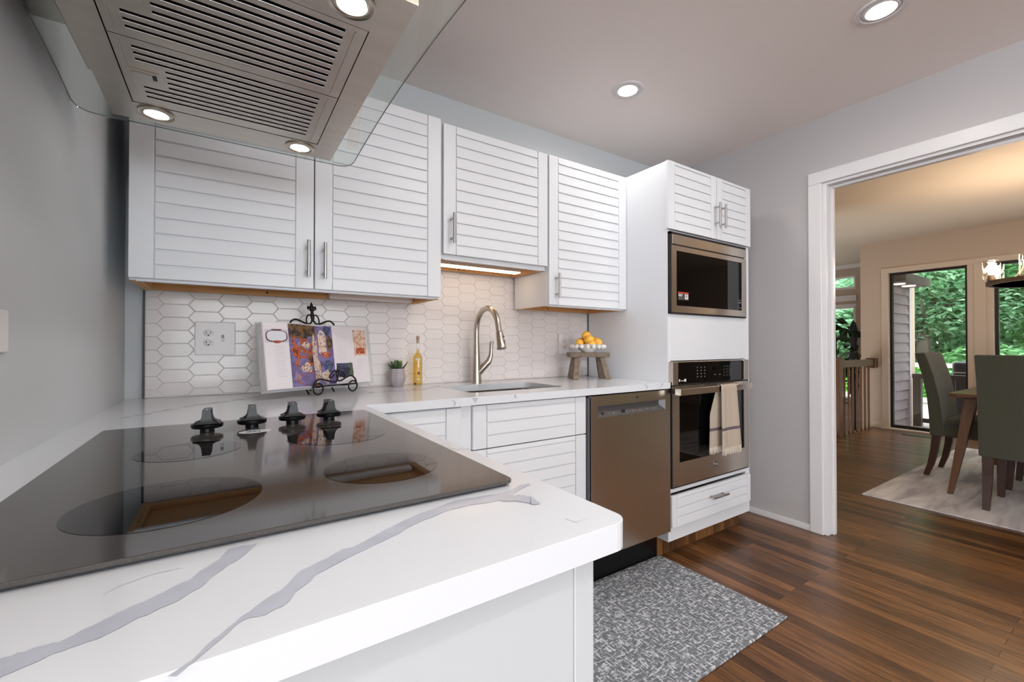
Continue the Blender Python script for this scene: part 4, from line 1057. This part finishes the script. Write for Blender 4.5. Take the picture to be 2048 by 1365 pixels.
# ------------------------------------------------------------------ riser stool, beaded bowl, fruit
OLDW = mat('weathered_wood', (132, 116, 102), .85, noise=.35, nscale=14, stretch=(3, 3, 3), bump=.5, bscale=90)
SC_ = Vector((1.712, 1.822, ZT)); su = Vector((.896, -.445, 0)); sv = Vector((.445, .896, 0))
def sp_(u, v, z): return SC_+su*u+sv*v+Vector((0, 0, z))
t = thing('riser_stool', 'little weathered wood stool standing on the counter under the fruit bowl', 'stool', tuple(SC_))
q = MB(); O = rounded([(-.116, -.045), (.116, -.05), (.118, .05), (-.116, .047)], [.02]*4)
q.hexa([sp_(p.x, p.y, .121) for p in O], [sp_(p.x*1.0, p.y*1.0, .148) for p in O]); q.build('seat', OLDW, t, bevel=.004)
for (u0, v0, u1, v1) in ((-.072, -.03, -.088, -.055), (.07, -.03, .098, -.052), (-.072, .028, -.088, .052), (.07, .028, .096, .05)):
    q = MB(); w0, w1 = .0155, .0165
    q.hexa([sp_(u1+a, v1+b, .0006) for a, b in ((-w1, -w1*.8), (w1, -w1*.8), (w1, w1*.8), (-w1, w1*.8))], [sp_(u0+a, v0+b, .1205) for a, b in ((-w0, -w0*.8), (w0, -w0*.8), (w0, w0*.8), (-w0, w0*.8))])
    q.build('leg', OLDW, t, bevel=.004)
BC = sp_(.0, 0, .1485)
t = thing('fruit_bowl', 'white beaded bowl of yellow fruit on the little wooden stool', 'bowl', tuple(BC))
GLAZE = mat('white_glaze', (236, 236, 234), .2, coat=.3)
q = MB(); q.lathe([(.032, 0), (.034, .004), (.052, .016), (.070, .034), (.078, .046), (.075, .046), (.066, .035), (.048, .019), (0, .010)], BC, 40); q.build('bowl_body', GLAZE, t, smooth=True, ang=60)
for k in range(18):
    a = 2*PI*k/18+.1; q = MB(); cc = BC+Vector((.0925*math.cos(a), .0925*math.sin(a), .033))
    q.lathe([(0, -.0125), (.006, -.011), (.0108, -.006), (.0125, 0), (.0108, .006), (.006, .011), (0, .0125)], cc, 14)
    q.tube([cc, BC+Vector((.072*math.cos(a), .072*math.sin(a), .036))], .006, 8); q.build('bead', GLAZE, t, smooth=True, ang=60)
FR = mat('yellow_orange_peel', (250, 192, 76), .45, noise=.10, nscale=12, bump=.15, bscale=300)
fl = [('topmost yellow fruit crowning the pile in the white bowl', (-.012, -.006, .094), .0255), ('round orange-yellow fruit just below the topmost one at the front', (-.004, -.034, .070), .028),
      ('yellow fruit at the left rim of the bowl', (-.052, -.012, .052), .024), ('pale yellow fruit low at the front of the bowl', (.004, -.052, .046), .0235),
      ('large yellow fruit at the right rim of the bowl', (.047, -.030, .054), .026), ('yellow fruit at the back right of the pile', (.042, .016, .062), .0255), ('yellow fruit hidden at the back left of the pile', (-.030, .038, .055), .026)]
for lb, (u, v, z), r in fl:
    cc = BC+su*u+sv*v+Vector((0, 0, z)); q = MB(); ax = Matrix.Rotation(random.uniform(-.7, .7), 3, 'X') @ Matrix.Rotation(random.uniform(-.7, .7), 3, 'Y')
    pr = [(0, -1.10*r), (.12*r, -1.07*r), (.28*r, -.97*r)]+[(r*math.cos(b), r*math.sin(b)) for b in [-.95+1.9*i/10 for i in range(11)]]+[(.28*r, .97*r), (.12*r, 1.07*r), (0, 1.10*r)]
    q.lathe(pr, (0, 0, 0), 24, 0, M=ax)
    o = q.build('lemon', FR, smooth=True, ang=60); o.location = cc; tag(o, lb, 'fruit', 'fruit in the white bowl')

# ------------------------------------------------------------------ recessed ceiling lights
for (cx, cy, pw, lb) in ((1.755, 1.565, 4.5, 'recessed ceiling light above the dishwasher side of the kitchen'), (2.175, .632, 3.5, 'recessed ceiling light at the top edge near the doorway'), (1.15, .50, 9.5, 'added unseen ceiling light above the aisle just over the camera'), (.75, -.75, 12, 'added unseen ceiling light over the area behind the camera'), (2.1, -1.2, 8, 'added unseen ceiling light farther back beside the doorway')):  # entries over and behind the camera are unseen, added to brighten the room
    t = thing('recessed_light', lb, 'light', (cx, cy, ZC), 'recessed kitchen ceiling lights')
    q = MB(); q.lathe([(.082, 0), (.080, -.005), (.069, -.006), (.066, -.002), (.060, -.0015), (.056, -.006), (.050, -.006), (.047, -.003), (.047, .012)], (cx, cy, ZC), 48); q.build('trim_ring', TRIM, t, smooth=True)
    q = MB(); q.lathe([(.0465, 0), (.0465, .001)], (cx, cy, ZC-.0045), 48); q.build('lens', LAMPW, t)
    l = bpy.data.lights.new('downlight', 'AREA'); l.shape = 'DISK'; l.size = .11; l.spread = math.radians(165); l.energy = pw; l.color = (1, .98, .955)
    o = bpy.data.objects.new('downlight', l); COL.objects.link(o); o.location = (cx, cy, ZC-.008)

# ------------------------------------------------------------------ kitchen rug
q = MB(); q.box(.60, 1.90, .865, 1.486, .0008, .009)
solo(q, 'kitchen_rug', RUGK, 'grey and white woven rug on the wood floor in front of the sink', 'rug', base=(1.25, 1.2, 0), bevel=.003)

# ------------------------------------------------------------------ dining room
q = MB(); q.box(3.928, 6.6, -.6, 1.275, .0008, .008)
solo(q, 'dining_rug', RUGD, 'pale distressed rug under the dining table', 'rug', base=(5.2, .3, 0), bevel=.002)
UPH = mat('green_upholstery', (82, 82, 70), .95, noise=.10, nscale=160, bump=.25, bscale=400, sheen=.3, spec=.15)
LEGW = mat('dark_leg_wood', (64, 34, 22), .4, noise=.2, nscale=8, stretch=(8, 8, 1))
TABW = mat('walnut_table_wood', (104, 68, 42), .35, noise=.25, nscale=6, stretch=(8, 8, 1))
def make_chair(label, loc, rotz):
    """faces local +x; back at -x"""
    t = thing('dining_chair', label, 'chair', loc, 'green upholstered dining chairs', rotz, local=True)
    q = MB()
    prof = [(-.245, .345), (-.250, .50), (-.262, .66), (-.290, .84), (-.330, 1.0), (-.338, 1.03)]
    n = len(prof)
    def bx(s_):
        i = min(int(s_*(n-1)), n-2); f = s_*(n-1)-i; return (prof[i][0]+(prof[i+1][0]-prof[i][0])*f, prof[i][1]+(prof[i+1][1]-prof[i][1])*f)
    def back(u, v): x, z = bx(v); return (x, -.245+.49*u, z)
    q.grid(back, 6, 15, thick=lambda u, v: Vector((.085-.02*v, 0, .0)))
    q.build('backrest', UPH, t, bevel=.018, seg=3, smooth=True)
    q = MB(); q.box(-.163, .25, -.243, .243, .345, .43); q.build('seat', UPH, t, bevel=.015, seg=3)
    q = MB(); q.box(-.165, .258, -.248, .248, .431, .495); q.build('cushion', UPH, t, bevel=.03, seg=4)
    for s_ in (-1, 1):
        q = MB(); y = s_*.205
        q.hexa([(.17, y-.017, 0.001), (.205, y-.017, .001), (.205, y+.017, .001), (.17, y+.017, .001)], [(.185, y-.024, .344), (.235, y-.024, .344), (.235, y+.024, .344), (.185, y+.024, .344)]); q.build('leg', LEGW, t, bevel=.003)
        q = MB(); L = [(-.275, .001, .017), (-.245, .10, .020), (-.222, .22, .023), (-.210, .344, .025)]
        for (xa, za, wa), (xb, zb, wb) in zip(L, L[1:]):
            q.hexa([(xa-wa, y-wa, za), (xa+wa, y-wa, za), (xa+wa, y+wa, za), (xa-wa, y+wa, za)], [(xb-wb, y-wb, zb), (xb+wb, y-wb, zb), (xb+wb, y+wb, zb), (xb-wb, y+wb, zb)])
        bmesh.ops.remove_doubles(q.bm, verts=q.bm.verts[:], dist=1e-5); q.build('leg', LEGW, t)
    return t
make_chair('green upholstered dining chair seen from its back at the near end of the table', (4.50, .49, .0085), 0)
make_chair('green upholstered dining chair seen side-on at the left of the table by the glass door', (5.16, .885, .0085), -PI/2)
make_chair('green dining chair at the far end of the table with only its dark leg showing', (5.80, .50, .0085), PI)
t = thing('dining_table', 'walnut dining table with splayed tapered legs on the pale rug', 'table', (5.17, .48, .0085))
q = MB(); O = rounded([(4.42, .04), (5.92, .04), (5.92, .92), (4.42, .92)], [.05]*4); q.prism([(p.x, p.y) for p in O], lambda a, b, d: (a, b, d), .725, .752); q.build('tabletop', TABW, t, bevel=.006)
q = MB(); q.box(4.56, 5.78, .80, .82, .665, .7245); q.box(4.56, 5.78, .14, .16, .665, .7245); q.box(4.56, 4.58, .16, .80, .665, .7245); q.box(5.76, 5.78, .16, .80, .665, .7245); q.build('apron', TABW, t)
for sx in (-1, 1):
    for sy in (-1, 1):
        a, b = Vector((5.17+sx*.705, .48+sy*.435, .009)), Vector((5.17+sx*.60, .48+sy*.335, .7245)); q = MB()
        q.hexa([a+Vector(p) for p in ((-.015, -.015, 0), (.015, -.015, 0), (.015, .015, 0), (-.015, .015, 0))], [b+Vector(p) for p in ((-.036, -.036, 0), (.036, -.036, 0), (.036, .036, 0), (-.036, .036, 0))]); q.build('leg', TABW, t, bevel=.004)
# chandelier
CX, CY = 5.16, .45
t = thing('chandelier', 'ring chandelier with clear glass shades and glowing bulbs over the dining table', 'chandelier', (CX, CY, ZD))
RW = mat('dark_ring_wood', (112, 90, 70), .5, noise=.2, nscale=10)
q = MB(); q.lathe([(.352, 1.575), (.386, 1.575), (.386, 1.605), (.352, 1.605), (.352, 1.575)], (CX, CY, 0), 56); q.build('ring', RW, t)
q = MB()
for k in range(3): a = k*PI/3+.2; q.tube([(CX+.36*math.cos(a), CY+.36*math.sin(a), 1.60), (CX-.36*math.cos(a), CY-.36*math.sin(a), 1.60)], .007, 8)
for k in range(3): a = k*2*PI/3+.5; q.tube([(CX+.365*math.cos(a), CY+.365*math.sin(a), 1.60), (CX, CY, 2.02)], .005, 6)
q.tube([(CX, CY, 1.60), (CX, CY, ZD-.02)], .009, 10); q.lathe([(.065, ZD-.025), (.065, ZD-.0005)], (CX, CY, 0), 24); q.build('stem', RW, t)
for k in range(8):
    a = 2*PI*k/8+1.25; c = Vector((CX+.37*math.cos(a), CY+.37*math.sin(a), 1.6055))
    q = MB(); q.lathe([(.024, 0), (.024, .03), (.018, .045)], c, 16); s_ = q.build('socket', RW, t, smooth=True)
    q = MB(); q.lathe([(.046, .004), (.049, .006), (.049, .155), (.047, .155), (.047, .008)], c, 24); q.build('glass_shade', CLEARG, s_, smooth=True)
    q = MB(); q.lathe([(.012, .045), (.014, .06), (.028, .085), (.030, .10), (.022, .118), (0, .127)], c, 18); q.build('bulb', BULBM, s_, smooth=True)
    l = bpy.data.lights.new('bulb_light', 'POINT'); l.energy = 7; l.color = (1, .80, .60); l.shadow_soft_size = .028
    o = bpy.data.objects.new('bulb_light', l); COL.objects.link(o); o.location = c+Vector((0, 0, .168))
# stair railing
OAK = mat('stained_oak', (96, 60, 32), .45, noise=.3, nscale=7, stretch=(10, 10, 1.2)); OAKX = mat('stained_oak_rail', (98, 74, 52), .45, noise=.3, nscale=7, stretch=(1.2, 10, 10))
t = thing('stair_railing', 'brown wooden stair railing with square newel post beside the dining wall', 'railing', (6.6, 2.21, 0))
q = MB(); q.box(6.10, 6.20, 2.19, 2.29, .0008, .938); q.box(6.094, 6.206, 2.184, 2.296, .938, .95); q.build('newel_post', OAK, t, bevel=.004)
q = MB(); q.box(6.2005, 7.17, 2.19, 2.26, .83, .915); q.build('handrail', OAKX, t, bevel=.006)
q = MB(); q.box(7.1705, 7.278, 2.175, 2.275, .80, .93); q.build('end_block', OAK, t, bevel=.004)
for k in range(7):
    x = 6.33+.128*k; q = MB(); q.box(x-.0095, x+.0095, 2.214, 2.233, .0008, .8298); q.build('baluster', OAK, t)
q = MB(); q.box(6.98, 7.09, 1.52, 1.86, .0006, .004)
for k in range(14): q.box(6.99, 7.08, 1.532+.0235*k, 1.540+.0235*k, .004, .0055)
solo(q, 'floor_vent', mat('dark_floor_grille', (44, 34, 28), .6), 'dark floor vent grille in front of the glass door', 'vent', base=(7.03, 1.69, 0))

# ------------------------------------------------------------------ living room: potted tree and sculpture
def leaf_cloud(mb, c, rad, n, size, squash=1.0, flat=.5, droop=.25, mi=0):
    c = Vector(c)
    for _ in range(n):
        while True:
            p = Vector((random.uniform(-1, 1), random.uniform(-1, 1), random.uniform(-1, 1)))
            if p.length <= 1: break
        p = p.normalized()*(p.length**.45); p = Vector((p.x*rad[0], p.y*rad[1], p.z*rad[2]))
        nrm = (Vector((random.gauss(0, 1), random.gauss(0, 1), random.gauss(0, 1))).normalized()*(1-flat)+Vector((0, 0, 1))*flat+p.normalized()*.3).normalized()
        a = nrm.orthogonal().normalized(); a = (Matrix.Rotation(random.uniform(0, 2*PI), 3, nrm) @ a); b = nrm.cross(a); s_ = size*random.uniform(.6, 1.3)
        o = c+p; t_ = nrm*(-s_*droop)
        v = [mb.bm.verts.new(o-a*s_*.5), mb.bm.verts.new(o+b*s_*.32-a*s_*.08), mb.bm.verts.new(o+a*s_*.55+t_), mb.bm.verts.new(o-b*s_*.32-a*s_*.08)]
        f = mb.bm.faces.new(v); f.material_index = mi
t = thing('potted_tree', 'leafy dark green potted tree in front of the living room window', 'plant', (8.05, 2.93, -1.2))
q = MB(); q.lathe([(.15, .0005), (.20, .38), (.19, .40), (.17, .36), (0, .35)], (8.05, 2.93, -1.2), 24); q.build('pot', mat('dark_planter', (70, 66, 64), .6), t, smooth=True)
q = MB(); q.tube([(8.05, 2.93, -.85), (8.06, 2.95, -.2), (8.03, 2.92, .5), (8.06, 2.94, 1.3)], [.03, .026, .02, .008], 8)
for k in range(9): a = k*2.1; q.tube([(8.04, 2.93, .35+.1*k), (8.04+.25*math.cos(a), 2.93+.25*math.sin(a), .5+.11*k)], [.008, .003], 6)
q.build('trunk', mat('thin_trunk', (72, 58, 46), .8), t, smooth=True)
q = MB(); leaf_cloud(q, (8.05, 2.95, .95), (.33, .36, .55), 120, .15, flat=.2); leaf_cloud(q, (8.05, 2.95, .35), (.22, .25, .3), 24, .13, flat=.2)
q.build('foliage', leaf_mat('dark_tree_leaf', [(16, 30, 16), (30, 48, 26), (44, 66, 34)]), t, recalc=False)
q = MB(); S0 = (8.62, 2.90, -1.2)
q.lathe([(.13, .0005), (.13, .05), (.05, .08), (.035, .9), (.05, 1.5), (.075, 1.62), (.04, 1.75), (.07, 1.95), (.09, 2.1), (.05, 2.28), (.07, 2.42), (.085, 2.52), (.055, 2.63), (0, 2.72)], S0, 14, ex=1, ey=.8)
for k in range(40):
    z = 1.45+1.2*k/40; a = k*.9; p = Vector((S0[0]+.065*math.cos(a), S0[1]+.05*math.sin(a), S0[2]+z)); q.tube([p, p+Vector((.03*math.cos(a+1), .03*math.sin(a+1), .05))], [.018, .008], 6)
solo(q, 'sculpture', mat('dark_carved_sculpture', (58, 56, 62), .6), 'tall slender dark carved sculpture beside the living room window', 'sculpture', base=S0, smooth=True)

# ------------------------------------------------------------------ outside: siding, deck, trees
q = MB(); SID = mat('mauve_grey_siding', (126, 114, 118), .7, noise=.06, nscale=3)
for k in range(18):
    z = -.10+.138*k
    q.hexa([(XW+.16, 2.162, z), (8.50, 2.162, z), (8.50, 2.2195, z), (XW+.16, 2.2195, z)], [(XW+.16, 2.190, z+.138), (8.50, 2.190, z+.138), (8.50, 2.2195, z+.138), (XW+.16, 2.2195, z+.138)])
struct(q, 'wall_siding', SID)
q = MB(); q.box(8.5005, 8.56, 2.16, 2.2195, -.1, 2.38); struct(q, 'trim_8', mat('pale_corner_board', (196, 188, 190), .6))
t = thing('porch_eave', 'small dark eave above the siding outside with two added discs for glows reflected in the door glass', 'eave', (8.0, 2.0, 1.96))
q = MB(); q.box(7.47, 8.50, 1.93, 2.1705, 1.952, 2.06); q.build('soffit', mat('dark_soffit', (96, 86, 84), .7), t)
for (x, y) in ((7.76, 2.09), (8.13, 2.075)):  # glowing discs added to stand in for reflected glows in the door glass
    q = MB(); q.lathe([(.075, -.012), (.075, 0)], (x, y, 1.951), 28); q.build('added_glow', mat('added_glow_disc', (255, 240, 220), .5, emit=(255, 232, 204), estr=2.2), t)
q = MB(); DK = mat('pale_deck_boards', (206, 200, 196), .7, noise=.08, nscale=3, stretch=(6, 1, 1))
for k in range(32): q.box(XW+.16+.143*k, XW+.16+.143*k+.135, -3.0, 2.155 if k < 9 else 4.6, -.14, -.10)
q.box(XW+.16, 12.0, -3.0, 2.155, -.2, -.141); q.box(9.05, 12.0, 2.1555, 4.6, -.2, -.141)
struct(q, 'deck_floor', DK)
DKB = mat('dark_rail_paint', (62, 52, 52), .5)
t = thing('deck_railing', 'dark low deck railing just outside the glass door', 'railing', (8.6, .8, -.1))
for y in (2.06, .7, -.8): q = MB(); q.box(8.57, 8.66, y, y+.09, -.0995, .61); q.build('post', DKB, t)
q = MB(); q.box(8.56, 8.67, -2.0, 2.155, .6105, .675); q.build('top_rail', DKB, t); q = MB(); q.box(8.59, 8.64, -2.0, 2.05, -.04, .02); q.build('bottom_rail', DKB, t)
for k in range(22):
    y = 1.89-.17*k
    if min(abs(y-v) for v in (.745, -.755)) > .09: q = MB(); q.box(8.598, 8.632, y-.017, y+.017, .0205, .61); q.build('baluster', DKB, t)
PKR = mat('pinkish_far_rail', (206, 186, 180), .6)
t = thing('far_railing', 'pale pinkish deck railing at the far side of the deck', 'railing', (11.8, .5, -.1))
for y in (4.4, 3.3, 2.2, 1.2, .2, -.9): q = MB(); q.box(11.75, 11.84, y, y+.09, -.0995, .66); q.build('post', PKR, t)
q = MB(); q.box(11.7, 11.88, -3, 4.55, .6605, .74); q.build('top_rail', PKR, t); q = MB(); q.box(11.77, 11.82, -3, 4.55, -.06, .04); q.build('bottom_rail', PKR, t)
t = thing('patio_grill', 'dark covered grill standing on the deck behind the side-on chair', 'grill', (9.15, 1.62, -.1))
q = MB(); q.box(8.95, 9.35, 1.50, 1.80, -.06, .62); q.build('cart', mat('grill_grey', (58, 58, 64), .4), t, bevel=.01); q = MB(); q.box(8.94, 9.36, 1.49, 1.81, .6205, .86); q.build('lid', mat('grill_lid', (70, 70, 78), .35, metal=.4), t, bevel=.05, seg=4)
q = MB(); q.tube([(8.91, 1.52, .70), (8.91, 1.78, .70)], .01, 8); q.tube([(8.91, 1.54, .70), (8.95, 1.54, .70)], .008, 6); q.tube([(8.91, 1.76, .70), (8.95, 1.76, .70)], .008, 6); q.build('handle', STEELH, t)
q = MB(); q.box(8.97, 9.33, 1.52, 1.78, -.0995, -.0605); q.build('base', BLACKP, t)
m = MB(); m.box(7.45, 40, -30, 34, -3.3, -3.2); struct(m, 'ground_outside', mat('leafy_ground', (70, 92, 54), .9, noise=.3, nscale=2))
BARK = mat('bark', (88, 78, 70), .9, noise=.3, nscale=5)
LP = leaf_mat('pale_leaves', [(120, 176, 134), (168, 208, 172), (200, 228, 200), (140, 188, 146), (96, 142, 104)])
LB = leaf_mat('bright_leaves', [(90, 170, 66), (134, 206, 92), (166, 222, 120), (104, 180, 76)])
LM = leaf_mat('mid_leaves', [(96, 146, 96), (134, 188, 128), (166, 212, 158), (104, 158, 104)])
LDK = leaf_mat('deep_leaves', [(74, 116, 80), (108, 156, 108), (146, 194, 142)])
def tree(label, x, y, h, rad, mats, n, size, name='broadleaf_tree', clumps=7, zc=None):
    t = thing(name, label, 'tree' if 'shrub' not in name else 'shrub', (x, y, -3.2), 'trees and shrubs beyond the deck')
    if 'shrub' not in name:
        q = MB(); q.tube([(x, y, -3.2), (x+.1, y-.05, -1), (x-.05, y+.1, h*.5), (x+.1, y, h*.9)], [.22, .18, .12, .03], 8)
        for k in range(6): a = k*1.1; q.tube([(x, y, h*.15+k*.3), (x+rad*.6*math.cos(a), y+rad*.6*math.sin(a), h*.15+k*.3+.6)], [.07, .02], 6)
        q.build('trunk', BARK, t, smooth=True)
    q = MB(); zc = h*.5 if zc is None else zc
    for k in range(clumps):
        a = k*2.4; rr = rad*.62*math.sqrt((k+.5)/clumps)
        leaf_cloud(q, (x+rr*math.cos(a), y+rr*math.sin(a), zc+random.uniform(-.5, .5)*h*.6), (rad*.55, rad*.55, rad*.42), n//clumps, size, flat=.75, mi=0)
    q.build('foliage', mats, t, recalc=False)
tree('pale green leafy tree filling the upper part of the glass door view', 14.2, 3.3, 4.2, 2.1, LP, 14000, .16, zc=2.9)
tree('bright green shrub low behind the deck railings', 14.0, 3.0, .8, 1.5, LB, 6000, .14, 'leafy_shrub', zc=.2)
tree('mid green shrub behind the side-on dining chair', 13.4, 1.9, 1.0, 1.2, LM, 5000, .14, 'leafy_shrub', zc=.5)
tree('mid green tree in the window behind the chandelier', 14.6, .6, 4.0, 2.2, LM, 12000, .16, zc=2.2)
tree('pale green tree behind the living room corner window', 15.0, 5.8, 4.0, 2.0, LP, 9000, .16, zc=2.0)
tree('bright green shrub low in the living room window', 14.0, 5.0, .6, 1.4, LB, 4500, .14, 'leafy_shrub', zc=0)
q = MB()
for k in range(26):
    y = -14+1.25*k; leaf_cloud(q, (20+random.uniform(-1, 1.5), y, 2.6+random.uniform(-.5, .8)), (1.6, 1.5, 6.2), 3600, .36, flat=.4)
solo(q, 'woods', LDK, 'dense deep green woods behind the deck trees', 'woods', base=(19, 3, -3.2), recalc=False, kind='stuff')
